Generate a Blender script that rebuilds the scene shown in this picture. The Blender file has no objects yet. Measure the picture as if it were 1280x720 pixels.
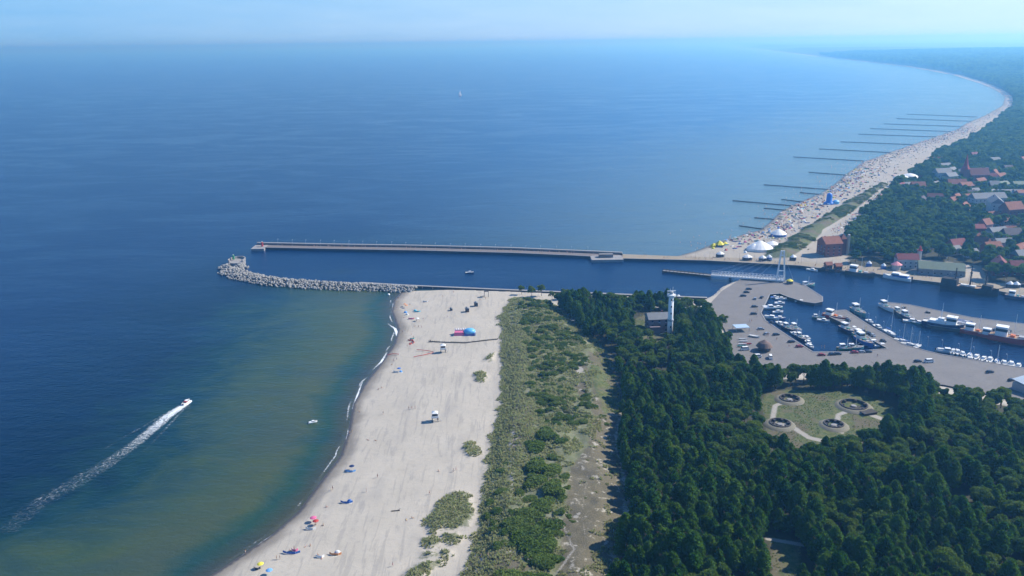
import bpy, bmesh, math, random
import numpy as np
from mathutils import Vector, Matrix
R = math.radians
rng = np.random.default_rng(7)
random.seed(7)
scene = bpy.context.scene
col = scene.collection

# ---------------------------------------------------------------- camera, world, sun, exposure
CH, CF = 180.0, 1050.0            # camera height (m), focal length in photo pixels (1280 wide)
PITCH, ROLL = R(16.30), R(-0.75)
cam_d = bpy.data.cameras.new('camera')
cam = bpy.data.objects.new('camera', cam_d); col.objects.link(cam)
cam_d.sensor_fit = 'HORIZONTAL'; cam_d.sensor_width = 36.0
cam_d.lens = 36.0 * CF / 1280.0
cam_d.clip_start = 1.0; cam_d.clip_end = 200000.0
cam.matrix_world = (Matrix.Translation((0, 0, CH)) @ Matrix.Rotation(R(90) - PITCH, 4, 'X') @ Matrix.Rotation(ROLL, 4, 'Z'))
scene.camera = cam

SUN_EL, SUN_AZ = R(40), R(17)     # azimuth counted from +x towards +y
world = bpy.data.worlds.new('World'); scene.world = world; world.use_nodes = True
wn = world.node_tree; wn.nodes.clear()
sky = wn.nodes.new('ShaderNodeTexSky'); sky.sky_type = 'NISHITA'; sky.sun_disc = False
sky.sun_elevation = SUN_EL; sky.sun_rotation = math.pi/2 - SUN_AZ
sky.altitude = 100; sky.air_density = 1.0; sky.dust_density = 0.3; sky.ozone_density = 2.0
bg = wn.nodes.new('ShaderNodeBackground'); bg.inputs['Strength'].default_value = 0.10
wo = wn.nodes.new('ShaderNodeOutputWorld')
tint = wn.nodes.new('ShaderNodeMix'); tint.data_type = 'RGBA'; tint.blend_type = 'MULTIPLY'; tint.inputs[0].default_value = 1.0
tint.inputs[7].default_value = (0.44, 0.78, 1.22, 1)      # a clear maritime sky, bluer than the default air
wn.links.new(sky.outputs[0], tint.inputs[6])
tcn = wn.nodes.new('ShaderNodeTexCoord'); sxyz = wn.nodes.new('ShaderNodeSeparateXYZ'); wn.links.new(tcn.outputs['Generated'], sxyz.inputs[0])
def wmath(op, a, b):
    q = wn.nodes.new('ShaderNodeMath'); q.operation = op
    for v, s_ in ((a, 0), (b, 1)):
        if isinstance(v, (int, float)): q.inputs[s_].default_value = v
        else: wn.links.new(v, q.inputs[s_])
    return q.outputs[0]
rng_ = wn.nodes.new('ShaderNodeMapRange'); rng_.interpolation_type = 'SMOOTHSTEP'; rng_.inputs['From Min'].default_value = 0.18; rng_.inputs['From Max'].default_value = 0.0
rng_.inputs['To Max'].default_value = 0.85; wn.links.new(sxyz.outputs[2], rng_.inputs[0])
hz = wn.nodes.new('ShaderNodeMix'); hz.data_type = 'RGBA'; side = wn.nodes.new('ShaderNodeMapRange'); wn.links.new(sxyz.outputs[0], side.inputs[0])
side.inputs['From Min'].default_value = -0.6; side.inputs['From Max'].default_value = 0.6
lowc = wn.nodes.new('ShaderNodeMix'); lowc.data_type = 'RGBA'; 
wnz = wn.nodes.new('ShaderNodeTexNoise'); wmp = wn.nodes.new('ShaderNodeMapping'); wmp.inputs['Scale'].default_value = (2.2, 2.2, 16); wn.links.new(tcn.outputs['Generated'], wmp.inputs[0]); wn.links.new(wmp.outputs[0], wnz.inputs['Vector']); wnz.inputs['Detail'].default_value = 4
wn.links.new(wmath('ADD', side.outputs[0], wmath('MULTIPLY', wmath('SUBTRACT', wnz.outputs['Fac'], 0.5), 0.3)), lowc.inputs[0])
lowc.inputs[6].default_value = (1.5, 3.7, 7.0, 1); lowc.inputs[7].default_value = (5.5, 6.9, 8.5, 1)      # pale summer haze, brighter towards the sun
wn.links.new(rng_.outputs[0], hz.inputs[0]); wn.links.new(tint.outputs[2], hz.inputs[6]); wn.links.new(lowc.outputs[2], hz.inputs[7]); wn.links.new(hz.outputs[2], bg.inputs['Color']); wn.links.new(bg.outputs[0], wo.inputs['Surface'])
sl = bpy.data.lights.new('sun', 'SUN'); sl.energy = 4.8; sl.angle = R(0.55); sl.color = (1.0, 0.965, 0.90)
sun = bpy.data.objects.new('sun', sl); col.objects.link(sun)
sdir = Vector((math.cos(SUN_EL)*math.cos(SUN_AZ), math.cos(SUN_EL)*math.sin(SUN_AZ), math.sin(SUN_EL)))
sun.rotation_euler = sdir.to_track_quat('Z', 'Y').to_euler()
sun.location = sdir * 500 + Vector((0, 0, 300))
scene.view_settings.view_transform = 'Standard'; scene.view_settings.look = 'None'
scene.view_settings.exposure = 0.5; scene.view_settings.gamma = 1.0
scene.view_settings.use_curve_mapping = False
scene.render.engine = 'CYCLES'
scene.cycles.volume_bounces = 3
scene.cycles.max_bounces = 6
HAZE_DENSITY = 0.00022
HAZE_COLOR = (0.18, 0.51, 0.92, 1)

# ---------------------------------------------------------------- measuring from the photograph
def ray(px, py):
    x = (px-640)/CF; y = -(py-360)/CF
    c, s = math.cos(ROLL), math.sin(ROLL)
    x, y = x*c - y*s, x*s + y*c
    return (x, math.cos(PITCH)+y*math.sin(PITCH), -math.sin(PITCH)+y*math.cos(PITCH))
def at(px, py, z=0.0):
    d = ray(px, py); t = (z-CH)/d[2]
    return (d[0]*t, d[1]*t)
def pts(l, z=0.0):
    return [at(a, b, z) for a, b in l]
def in_view(x, y, z=0, margin=0):
    """pixel of a world point"""
    cx, cy, cz = x, y, z-CH
    f = cy*math.cos(PITCH) - cz*math.sin(PITCH)
    u = cy*math.sin(PITCH) + cz*math.cos(PITCH)
    c, s = math.cos(-ROLL), math.sin(-ROLL)
    X, Y = cx/f, u/f
    X, Y = X*c - Y*s, X*s + Y*c
    return 640+X*CF, 360-Y*CF
def seg_dist(P, poly, closed=True):
    P = np.asarray(P, float); d = np.full(len(P), 1e18)
    n = len(poly)
    for i in range(n if closed else n-1):
        a = np.array(poly[i]); b = np.array(poly[(i+1) % n]); ab = b-a
        t = np.clip(((P-a)@ab)/max(ab@ab, 1e-9), 0, 1)
        q = P - (a + t[:, None]*ab)
        d = np.minimum(d, q[:, 0]**2+q[:, 1]**2)
    return np.sqrt(d)
def inside(P, poly):
    P = np.asarray(P, float); x, y = P[:, 0], P[:, 1]; c = np.zeros(len(P), bool); n = len(poly)
    for i in range(n):
        x1, y1 = poly[i]; x2, y2 = poly[(i+1) % n]
        if y1 == y2: continue
        k = ((y1 > y) != (y2 > y)) & (x < (x2-x1)*(y-y1)/(y2-y1)+x1)
        c ^= k
    return c
def sdf(P, poly):
    """positive inside"""
    return np.where(inside(P, poly), 1, -1)*seg_dist(P, poly)
def vnoise(x, y, scale, seed=0):
    x = np.asarray(x, float)/scale; y = np.asarray(y, float)/scale
    xi = np.floor(x).astype(np.int64); yi = np.floor(y).astype(np.int64); fx = x-xi; fy = y-yi
    fx = fx*fx*(3-2*fx); fy = fy*fy*(3-2*fy)
    def h(a, b):
        n = (a*374761393 + b*668265263 + seed*974711) & 0xffffffff
        n = ((n ^ (n >> 13))*1274126177) & 0xffffffff
        return ((n ^ (n >> 16)) & 0xffff)/65535.0
    return (h(xi, yi)*(1-fx)+h(xi+1, yi)*fx)*(1-fy)+(h(xi, yi+1)*(1-fx)+h(xi+1, yi+1)*fx)*fy
def sstep(a, b, x):
    t = np.clip((x-a)/(b-a), 0, 1); return t*t*(3-2*t)

# ---------------------------------------------------------------- outlines (photo pixels -> metres on the ground)
W_SHORE_PX = [(40, 905), (120, 835), (200, 768), (262, 720), (300, 695), (340, 668), (372, 640), (402, 600), (425, 570), (436, 535),
              (441, 505), (455, 480), (475, 455), (492, 430), (497, 412), (489, 390), (492, 375), (503, 364)]
W_SHORE = pts(W_SHORE_PX)
W_LAND = W_SHORE + pts([(560, 363), (640, 366), (760, 371), (880, 376), (893, 370), (903, 360), (926, 350), (960, 355), (940, 400),
                        (955, 440), (1010, 455), (1160, 462), (1290, 482), (1500, 540), (1700, 905)])
DUNE = pts([(640, 369), (632, 380), (622, 395), (628, 415), (624, 440), (628, 470), (625, 500), (614, 540), (607, 580), (600, 620), (596, 655),
            (588, 680), (572, 725), (540, 800), (500, 900), (770, 900), (762, 720), (782, 660), (784, 610), (770, 550), (778, 500), (760, 440),
            (728, 410), (708, 392), (690, 376)], 4)
ISLES = [pts(p, 2.5) for p in (
    [(565, 614), (585, 617), (591, 630), (593, 645), (585, 657), (570, 660), (552, 662), (540, 668), (533, 655), (540, 638), (552, 625)],
    [(553, 668), (570, 666), (578, 673), (568, 681), (556, 679)], [(528, 672), (543, 672), (552, 680), (540, 685), (528, 680)],
    [(527, 690), (545, 690), (547, 697), (528, 698)], [(549, 688), (565, 688), (566, 695), (550, 697)],
    [(505, 716), (525, 702), (555, 701), (540, 712), (520, 730), (500, 735)],
    [(606, 447), (618, 440), (616, 451), (604, 452)], [(592, 468), (602, 463), (610, 470), (604, 477), (594, 476)],
    [(578, 560), (590, 552), (594, 560), (582, 566)], [(584, 567), (600, 562), (601, 568), (588, 572)])]
FOREST = pts([(692, 378), (716, 396), (736, 425), (764, 455), (772, 490), (776, 520), (772, 560), (786, 620), (784, 660), (766, 700), (755, 740), (750, 1000), (1800, 1000),
              (1560, 580), (1290, 507), (1200, 491), (1110, 474), (1040, 469), (975, 468), (926, 464), (912, 446), (905, 428), (896, 406), (882, 383), (800, 379), (740, 378)], 5)
CLEARING = pts([(950, 502), (956, 490), (985, 486), (1050, 489), (1085, 495), (1118, 508), (1122, 526), (1106, 542), (1082, 552), (1060, 560), (1030, 566), (975, 568), (954, 552), (957, 530)], 5)
GLADES = [pts(p, 5) for p in ([(962, 668), (1002, 678), (1004, 715), (962, 730)], [(792, 398), (815, 388), (842, 410), (838, 432), (800, 426)],
                              [(745, 420), (765, 440), (780, 500), (755, 520), (735, 470)])]
QUAY = pts([(926, 349), (969, 351), (988, 351), (1006, 357), (1028, 371), (1028, 377), (1018, 379), (1004, 377), (985, 371), (975, 367), (962, 368), (951, 391), (957, 401),
            (985, 420), (1016, 440), (1060, 440), (1110, 436), (1050, 402), (1037, 396), (1035, 389), (1057, 387.5), (1090, 409), (1130, 431), (1157, 438.5),
            (1176, 443), (1230, 452), (1280, 460), (1420, 486), (1420, 560), (1290, 504), (1180, 481), (1000, 464), (930, 459), (915, 440), (906, 412), (895, 394), (887, 380), (903, 363)], 2)
PIER2 = pts([(1102, 377), (1137, 381), (1176, 389), (1215, 397), (1280, 405), (1420, 428), (1420, 462), (1280, 427), (1254, 421), (1211, 413), (1164, 407), (1149, 401), (1124, 392)], 2)
E_SHORE = pts([(840, 322), (872, 313), (898, 302), (915, 297), (949, 288), (962, 278), (976, 264), (996, 254), (1027, 241), (1042, 231), (1057, 218), (1078, 203), (1105, 193), (1140, 181), (1170, 171), (1196, 162),
               (1206, 155), (1232, 144), (1253, 132), (1256, 121), (1243, 112), (1226, 105), (1191, 94), (1137, 84), (1078, 77), (1019, 70.5), (977, 65), (930, 59), (905, 55.5)]) + [(9500, 60000)]
E_LAND = E_SHORE + [(90000, 60000), (60000, 500), (600, 500)] + pts([(1420, 398), (1280, 371), (1240, 363), (1173, 354), (1138, 350), (1088, 342), (1040, 338), (1000, 333), (880, 326), (840, 326)])
E_BACK = pts([(935, 321), (965, 312), (984, 298), (1002, 285), (1040, 262), (1059, 249), (1102, 227), (1121, 216), (1152, 206), (1171, 190), (1214, 172), (1235, 155), (1265, 131),
              (1262, 120), (1247, 110), (1228, 102.5), (1191, 92.5), (1137, 83)], 3)          # inland edge of the east beach
E_STRIP = pts([(950, 320), (984, 298), (1002, 285), (1040, 262), (1059, 249), (1102, 227), (1112, 230), (1100, 236), (1068, 262), (1043, 278), (1030, 288), (1012, 304), (990, 320)], 4)
E_PROM = pts([(1100, 235), (1112, 235), (1086, 262), (1064, 283), (1060, 294), (1026, 294), (1028, 286), (1045, 276), (1068, 262)], 4)
E_QUAY = pts([(775, 317.5), (840, 320), (880, 321), (945, 323), (1000, 327), (1060, 331), (1110, 335), (1150, 343), (1200, 350), (1238, 354), (1280, 360), (1420, 382),
              (1420, 395), (1280, 370), (1240, 362), (1173, 353), (1138, 349), (1088, 341), (1040, 337), (1000, 332), (880, 325.5), (775, 323)], 2)
E_TREES = pts([(1060, 328), (1058, 300), (1066, 284), (1080, 270), (1108, 242), (1125, 224), (1152, 210), (1171, 194), (1214, 176), (1238, 158), (1267, 134), (1266, 120),
               (1250, 109), (1230, 101.5), (1195, 91)], 4) + [(5000, 9000), (9000, 9000), (2500, 900)] + pts([(1420, 375), (1280, 352), (1235, 350), (1225, 330), (1150, 322), (1110, 334), (1085, 334)], 4)

# ---------------------------------------------------------------- terrain height (metres)
def height_w(P):
    P = np.asarray(P, float); x, y = P[:, 0], P[:, 1]
    dl = sdf(P, W_LAND); ds = seg_dist(P, W_SHORE, False)*np.sign(dl)
    h = np.where(dl > 0, 1.3*(1-np.exp(-np.maximum(dl, 0)/9))+0.9*sstep(0, 60, ds), np.maximum(dl*0.12, -4))
    dd = sdf(P, DUNE)
    ridge = sstep(-3, 14, dd)*3.2*(0.75+0.5*vnoise(x, y, 16, 3)) + sstep(0, 12, dd)*(1.3*vnoise(x, y, 7, 4)+0.5*vnoise(x, y, 3, 5))
    h = h + np.where(dl > 0, ridge, 0)
    for p in ISLES:
        di = sdf(P, p); h = h + sstep(-2.0, 3.0, di)*(0.9+0.5*vnoise(x, y, 3, 9))
    df = sdf(P, FOREST); h = h + np.where(dl > 0, sstep(-10, 25, df)*(1.6+1.5*vnoise(x, y, 28, 6))*(1-sstep(0, 14, dd)), 0)
    h = h + np.where(dl > 0, 0.12*(vnoise(x, y, 9, 11)-.5)+0.10*(vnoise(x, y, 3.3, 12)-.5), 0)*sstep(2, 15, ds)
    dq = sdf(P, QUAY); k = sstep(-9, -1, dq)
    h = np.where(dl > 0, h*(1-k)+1.2*k, h)
    return h
def height_e(P):
    P = np.asarray(P, float); x, y = P[:, 0], P[:, 1]
    dl = sdf(P, E_LAND); ds = seg_dist(P, E_SHORE, False)
    h = np.where(dl > 0, 1.6*(1-np.exp(-dl/12))+0.9*sstep(15, 90, ds), np.maximum(dl*0.1, -4))
    h = h + np.where(dl > 0, sstep(-2, 10, sdf(P, E_STRIP))*3.5*(0.7+0.6*vnoise(x, y, 14, 2)), 0)
    inl = sstep(60, 400, ds)*sstep(0, 150, dl)
    far = sstep(2500, 12000, y)
    h = h + np.where(dl > 0, inl*(5*vnoise(x, y, 260, 8)) + far*inl*60*vnoise(x, y, 2600, 5), 0)
    k = sstep(-8, -1, sdf(P, E_QUAY))
    return np.where((dl > 0), h*(1-k)+1.2*k, h)
def ground(px, py, fn=height_w, z0=3.0):
    z = z0
    for _ in range(6):
        x, y = at(px, py, z); z = 0.5*z+0.5*float(max(fn(np.array([[x, y]]))[0], 0.0))
    x, y = at(px, py, z); z = float(max(fn(np.array([[x, y]]))[0], 0.0))
    return x, y, z

# ---------------------------------------------------------------- materials
class NT:
    def __init__(s, name):
        s.m = bpy.data.materials.new(name); s.m.use_nodes = True; s.t = s.m.node_tree
        s.b = s.t.nodes['Principled BSDF']; s.out = s.t.nodes['Material Output']
        s.pos = s.t.nodes.new('ShaderNodeNewGeometry').outputs['Position']
    def n(s, k): return s.t.nodes.new(k)
    def put(s, v, sock):
        if isinstance(v, bpy.types.NodeSocket): s.t.links.new(v, sock)
        elif isinstance(v, (tuple, list)):
            sock.default_value = tuple(v) if len(v) == len(sock.default_value) else tuple(v)+(1,)
        else: sock.default_value = v
    def noise(s, scale, detail=3, rough=0.55, vec=None, stretch=None, dist=0):
        nd = s.n('ShaderNodeTexNoise'); nd.inputs['Scale'].default_value = scale; nd.inputs['Detail'].default_value = detail
        nd.inputs['Roughness'].default_value = rough; nd.inputs['Distortion'].default_value = dist
        v = vec or s.pos
        if stretch:
            mp = s.n('ShaderNodeMapping'); mp.inputs['Scale'].default_value = stretch[:3]
            if len(stretch) > 3: mp.inputs['Rotation'].default_value = (0, 0, stretch[3])
            s.t.links.new(v, mp.inputs['Vector']); v = mp.outputs[0]
        s.t.links.new(v, nd.inputs['Vector']); return nd.outputs['Fac']
    def ma(s, op, a, b=0.0, clamp=False):
        nd = s.n('ShaderNodeMath'); nd.operation = op; nd.use_clamp = clamp
        s.put(a, nd.inputs[0]); s.put(b, nd.inputs[1]); return nd.outputs[0]
    def step(s, v, a, b):
        nd = s.n('ShaderNodeMapRange'); nd.interpolation_type = 'SMOOTHSTEP'
        s.put(v, nd.inputs['Value']); nd.inputs['From Min'].default_value = a; nd.inputs['From Max'].default_value = b
        return nd.outputs[0]
    def mix(s, f, a, b):
        nd = s.n('ShaderNodeMix'); nd.data_type = 'RGBA'
        s.put(f, nd.inputs[0]); s.put(a, nd.inputs[6]); s.put(b, nd.inputs[7]); return nd.outputs[2]
    def attr(s, name):
        nd = s.n('ShaderNodeAttribute'); nd.attribute_name = name; return nd.outputs['Fac']
    def bump(s, h, strength, dist=0.1):
        nd = s.n('ShaderNodeBump'); nd.inputs['Strength'].default_value = strength; nd.inputs['Distance'].default_value = dist
        s.t.links.new(h, nd.inputs['Height']); s.t.links.new(nd.outputs[0], s.b.inputs['Normal'])
    def set(s, **k):
        for a, v in k.items(): s.put(v, s.b.inputs[a.replace('_', ' ')])
        return s.m
_mats = {}
def paint(name, c, rough=0.6, var=0.18, scale=1.5, metal=0.0, spec=0.4):
    """a painted, worn or woven surface: one colour broken by fine and coarse noise"""
    if name in _mats: return _mats[name]
    t = NT(name); f = t.noise(scale, 4)
    a = tuple(min(1, v*(1-var)) for v in c); b = tuple(min(1, v*(1+var)) for v in c)
    t.set(Base_Color=t.mix(f, a, b), Roughness=rough, Metallic=metal, Specular_IOR_Level=spec)
    _mats[name] = t.m; return t.m

# ---------------------------------------------------------------- objects
def tag(o, label=None, cat=None, group=None, kind=None):
    if label: o['label'] = label
    if cat: o['category'] = cat
    if group: o['group'] = group
    if kind: o['kind'] = kind
    return o
def empty(name, loc=(0, 0, 0), rz=0, label=None, cat=None, group=None, kind=None):
    o = bpy.data.objects.new(name, None); col.objects.link(o); o.empty_display_size = 0.5
    o.location = loc; o.rotation_euler = (0, 0, rz)
    return tag(o, label, cat, group, kind)
class MB:
    def __init__(s): s.v = []; s.f = []; s.mi = []
    def add(s, vs, fs, m=0, M=None):
        b = len(s.v)
        for p in vs:
            p = Vector(p)
            if M is not None: p = M @ p
            s.v.append(tuple(p))
        for f in fs: s.f.append(tuple(b+i for i in f)); s.mi.append(m)
        return s
    def box(s, x0, y0, z0, x1, y1, z1, m=0, M=None, tx=0, ty=0):
        """box; tx, ty pull the top in"""
        v = [(x0, y0, z0), (x1, y0, z0), (x1, y1, z0), (x0, y1, z0), (x0+tx, y0+ty, z1), (x1-tx, y0+ty, z1), (x1-tx, y1-ty, z1), (x0+tx, y1-ty, z1)]
        return s.add(v, [(3, 2, 1, 0), (4, 5, 6, 7), (0, 1, 5, 4), (1, 2, 6, 5), (2, 3, 7, 6), (3, 0, 4, 7)], m, M)
    def bar(s, a, b, w, h=None, m=0):
        a = Vector(a); b = Vector(b); h = h or w; d = (b-a); L = d.length
        if L < 1e-6: return s
        M = Matrix.Translation(a) @ d.to_track_quat('X', 'Z').to_matrix().to_4x4()
        return s.box(0, -w/2, -h/2, L, w/2, h/2, m, M)
    def lathe(s, prof, n=16, m=0, M=None, cap=True, sx=1, sy=1):
        v = []; f = []
        for r, z in prof:
            for i in range(n):
                a = 2*math.pi*i/n; v.append((r*math.cos(a)*sx, r*math.sin(a)*sy, z))
        for k in range(len(prof)-1):
            for i in range(n):
                j = (i+1) % n; f.append((k*n+i, k*n+j, (k+1)*n+j, (k+1)*n+i))
        if cap:
            f.append(tuple(range(n))[::-1]); f.append(tuple((len(prof)-1)*n+i for i in range(n)))
        return s.add(v, f, m, M)
    def cyl(s, x, y, z0, z1, r, r2=None, n=10, m=0):
        return s.lathe([(r, z0), (r if r2 is None else r2, z1)], n, m, Matrix.Translation((x, y, 0)))
    def prism(s, poly, z0, z1, m=0, mside=None):
        n = len(poly); A = sum(poly[i][0]*poly[(i+1) % n][1]-poly[(i+1) % n][0]*poly[i][1] for i in range(n))
        if A < 0: poly = poly[::-1]
        v = [(x, y, z0) for x, y in poly]+[(x, y, z1) for x, y in poly]
        s.add(v, [tuple(range(n, 2*n))], m)
        s.add(v, [(i, (i+1) % n, n+(i+1) % n, n+i) for i in range(n)], m if mside is None else mside)
        return s
    def build(s, name, mats, parent=None, smooth=False, label=None, cat=None, group=None, kind=None):
        me = bpy.data.meshes.new(name); me.from_pydata(s.v, [], s.f)
        for m in (mats if isinstance(mats, (list, tuple)) else [mats]): me.materials.append(m)
        me.polygons.foreach_set('material_index', s.mi)
        if smooth: me.polygons.foreach_set('use_smooth', [True]*len(s.f))
        me.update()
        o = bpy.data.objects.new(name, me); col.objects.link(o)
        if parent: o.parent = parent
        return tag(o, label, cat, group, kind)
def copy_tree(o, parent=None, depth=0):
    c = o.copy(); col.objects.link(c)
    if parent is not None: c.parent = parent
    for ch in o.children: copy_tree(ch, c, depth+1)
    return c
def place(proto, used, x, y, z=0, rz=0, s=1.0, label=None, group=None):
    """first use moves the source itself, later uses copy it"""
    o = proto if id(proto) not in used else copy_tree(proto)
    used.add(id(proto)); o.location = (x, y, z); o.rotation_euler = (0, 0, rz); o.scale = (s, s, s) if not isinstance(s, tuple) else s
    if label: o['label'] = label
    if group: o['group'] = group
    return o
used = set()
def mesh_np(name, V, F, mats, attrs=None, mi=None, smooth=False):
    me = bpy.data.meshes.new(name); k = F.shape[1]
    me.vertices.add(len(V)); me.vertices.foreach_set('co', np.asarray(V, np.float32).ravel())
    me.loops.add(F.size); me.loops.foreach_set('vertex_index', F.astype(np.int32).ravel())
    me.polygons.add(len(F)); me.polygons.foreach_set('loop_start', np.arange(0, F.size, k, dtype=np.int32))
    me.polygons.foreach_set('loop_total', np.full(len(F), k, np.int32))
    for m in mats: me.materials.append(m)
    if mi is not None: me.polygons.foreach_set('material_index', mi.astype(np.int32))
    if smooth: me.polygons.foreach_set('use_smooth', np.ones(len(F), bool))
    me.update(calc_edges=True)
    for a, v in (attrs or {}).items():
        at_ = me.attributes.new(a, 'FLOAT', 'POINT'); at_.data.foreach_set('value', np.asarray(v, np.float32))
    me.validate()
    o = bpy.data.objects.new(name, me); col.objects.link(o); return o
def grid(xs, ys):
    X, Y = np.meshgrid(xs, ys); nx = len(xs); ny = len(ys)
    i = np.arange((nx-1)*(ny-1)); r = i//(nx-1); c = i % (nx-1); a = r*nx+c
    return np.stack([X.ravel(), Y.ravel()], 1), np.stack([a, a+1, a+nx+1, a+nx], 1)
def strip(line, w0, w1=None, z=0.0, name='strip', mat=None, **k):
    """ribbon following a line on the ground; w may be a list"""
    m = MB(); n = len(line); W = w0 if isinstance(w0, (list, tuple)) else [w0+(w1-w0)*i/(n-1) if w1 is not None else w0 for i in range(n)]
    L = []; 
    for i, p in enumerate(line):
        a = Vector(line[max(i-1, 0)][:2]); b = Vector(line[min(i+1, n-1)][:2]); d = (b-a).normalized(); nrm = Vector((-d.y, d.x))
        L.append((Vector(p[:2])+nrm*W[i]/2, Vector(p[:2])-nrm*W[i]/2))
    for i in range(n-1):
        m.add([(*L[i][1], z), (*L[i+1][1], z), (*L[i+1][0], z), (*L[i][0], z)], [(0, 1, 2, 3)])
    return m.build(name, mat, **k)
def resample(line, step):
    out = []
    for a, b in zip(line[:-1], line[1:]):
        a = Vector(a[:2]); b = Vector(b[:2]); n = max(1, int((b-a).length/step))
        for i in range(n): out.append(tuple(a.lerp(b, i/n)))
    out.append(tuple(line[-1][:2])); return out

# ---------------------------------------------------------------- water
def sea_material():
    t = NT('sea_water'); big = t.noise(0.010, 4, 0.6, dist=0.6); mid = t.noise(0.022, 5, 0.62, stretch=(1, 1.5, 1, 0.5), dist=1.6)
    d0 = t.attr('offshore')
    d = t.ma('ADD', d0, t.ma('MULTIPLY', t.ma('SUBTRACT', mid, 0.5), t.ma('MINIMUM', t.ma('MULTIPLY', d0, 1.4), 85.0)))
    d = t.ma('ADD', d, t.ma('MULTIPLY', t.ma('SUBTRACT', big, 0.5), t.ma('MINIMUM', t.ma('MULTIPLY', d0, 0.9), 70.0)))
    r = t.n('ShaderNodeValToRGB'); t.put(t.ma('DIVIDE', d, 260.0, True), r.inputs[0])
    e = r.color_ramp.elements
    stops = [(0.0, (.075, .08, .055)), (3/260, (.045, .052, .030)), (12/260, (.018, .056, .034)), (24/260, (.058, .078, .030)), (56/260, (.038, .068, .032)),
             (96/260, (.007, .034, .034)), (130/260, (.0006, .013, .030)), (1.0, (.0004, .013, .052))]
    e[0].position, e[0].color = 0, stops[0][1]+(1,); e[1].position, e[1].color = 1, stops[-1][1]+(1,)
    for p, c in stops[1:-1]:
        x = e.new(p); x.color = c+(1,)
    east = t.attr('eastshore'); ec = t.mix(t.step(t.ma('ADD', east, t.ma('MULTIPLY', big, 60)), 20, 700), (.11, .175, .185), (.012, .10, .26))  # shallow sandy bay, with far haze and glitter brightness put into its colour
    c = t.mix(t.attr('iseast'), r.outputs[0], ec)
    c = t.mix(t.attr('channel'), c, (.001, .014, .055))
    c = t.mix(t.attr('dark_patch'), c, (.006, .012, .016))
    slick = t.step(t.noise(0.006, 5, 0.62, stretch=(1, 2.6, 1, -0.25), dist=1.2), 0.42, 0.66)
    c = t.mix(t.ma('MULTIPLY', slick, 0.22), c, (.002, .028, .080))
    w1 = t.noise(0.32, 3, 0.6, stretch=(1, 1.7, 1, 0.3)); w2 = t.noise(1.3, 3, 0.6, stretch=(1.4, 1, 1, 0.8)); w3 = t.noise(0.055, 2, 0.5, stretch=(1, 2.2, 1, 0.35))
    hgt = t.ma('ADD', t.ma('ADD', t.ma('MULTIPLY', w1, 0.6), t.ma('MULTIPLY', w2, 0.18)), t.ma('MULTIPLY', w3, 0.8))
    t.bump(hgt, 0.55, 1.0)
    t.set(Base_Color=c, Roughness=t.ma('ADD', 0.24, t.ma('MULTIPLY', slick, -0.07)), IOR=1.333, Specular_IOR_Level=0.27)
    return t.m
def build_water():
    xs = np.unique(np.concatenate([-np.geomspace(520, 60000, 26), np.arange(-520, 420, 4.0), np.geomspace(420, 60000, 60)]))
    ys = np.unique(np.concatenate([[-400, -200, -50, 50, 120], np.arange(180, 1000, 4.0), np.geomspace(1000, 70000, 90)]))
    P, F = grid(xs, ys)
    dw = seg_dist(P, W_SHORE, False); de = seg_dist(P, E_SHORE, False)
    pier = pts([(-300, 300), (321, 307), (640, 314), (745, 320), (872, 325), (872, 900), (-300, 900)])
    chan = pts([(300, 330), (321, 306), (640, 313), (745, 319), (872, 324), (1000, 333), (1300, 372), (1500, 400), (1500, 560), (1290, 500), (1000, 470), (893, 374), (640, 365), (505, 362), (400, 356), (330, 350), (290, 338)])
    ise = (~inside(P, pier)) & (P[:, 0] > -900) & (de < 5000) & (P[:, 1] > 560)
    eastw = np.where(ise, 1-sstep(400, 5000, de), 0)*sstep(-.27, .40, P[:, 0]/np.maximum(P[:, 1], 1))  # paleness grows towards the sun side and far out, painting in hazy brightness
    ch = sstep(-4, 6, sdf(P, chan))
    wx, wy = at(426, 340); ax, ay = at(405, 337)
    dark_patch = np.exp(-(((P[:, 0]-wx)/15)**2+((P[:, 1]-wy)/6.5)**2)**2)*0.75  # darker oval patch of water in the channel mouth
    V = np.column_stack([P, np.zeros(len(P))])
    o = mesh_np('water', V, F, [sea_material()], dict(offshore=dw, eastshore=de, iseast=eastw, channel=ch, dark_patch=dark_patch), smooth=True)
    tag(o, kind='structure')
    V2 = np.array([(-60000, -400, -5.5), (60000, -400, -5.5), (60000, 70000, -5.5), (-60000, 70000, -5.5)])
    tag(mesh_np('seabed', V2, np.array([[0, 1, 2, 3]]), [paint('seabed_sand', (.2, .19, .15), 0.9)]), kind='structure')
build_water()

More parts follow.
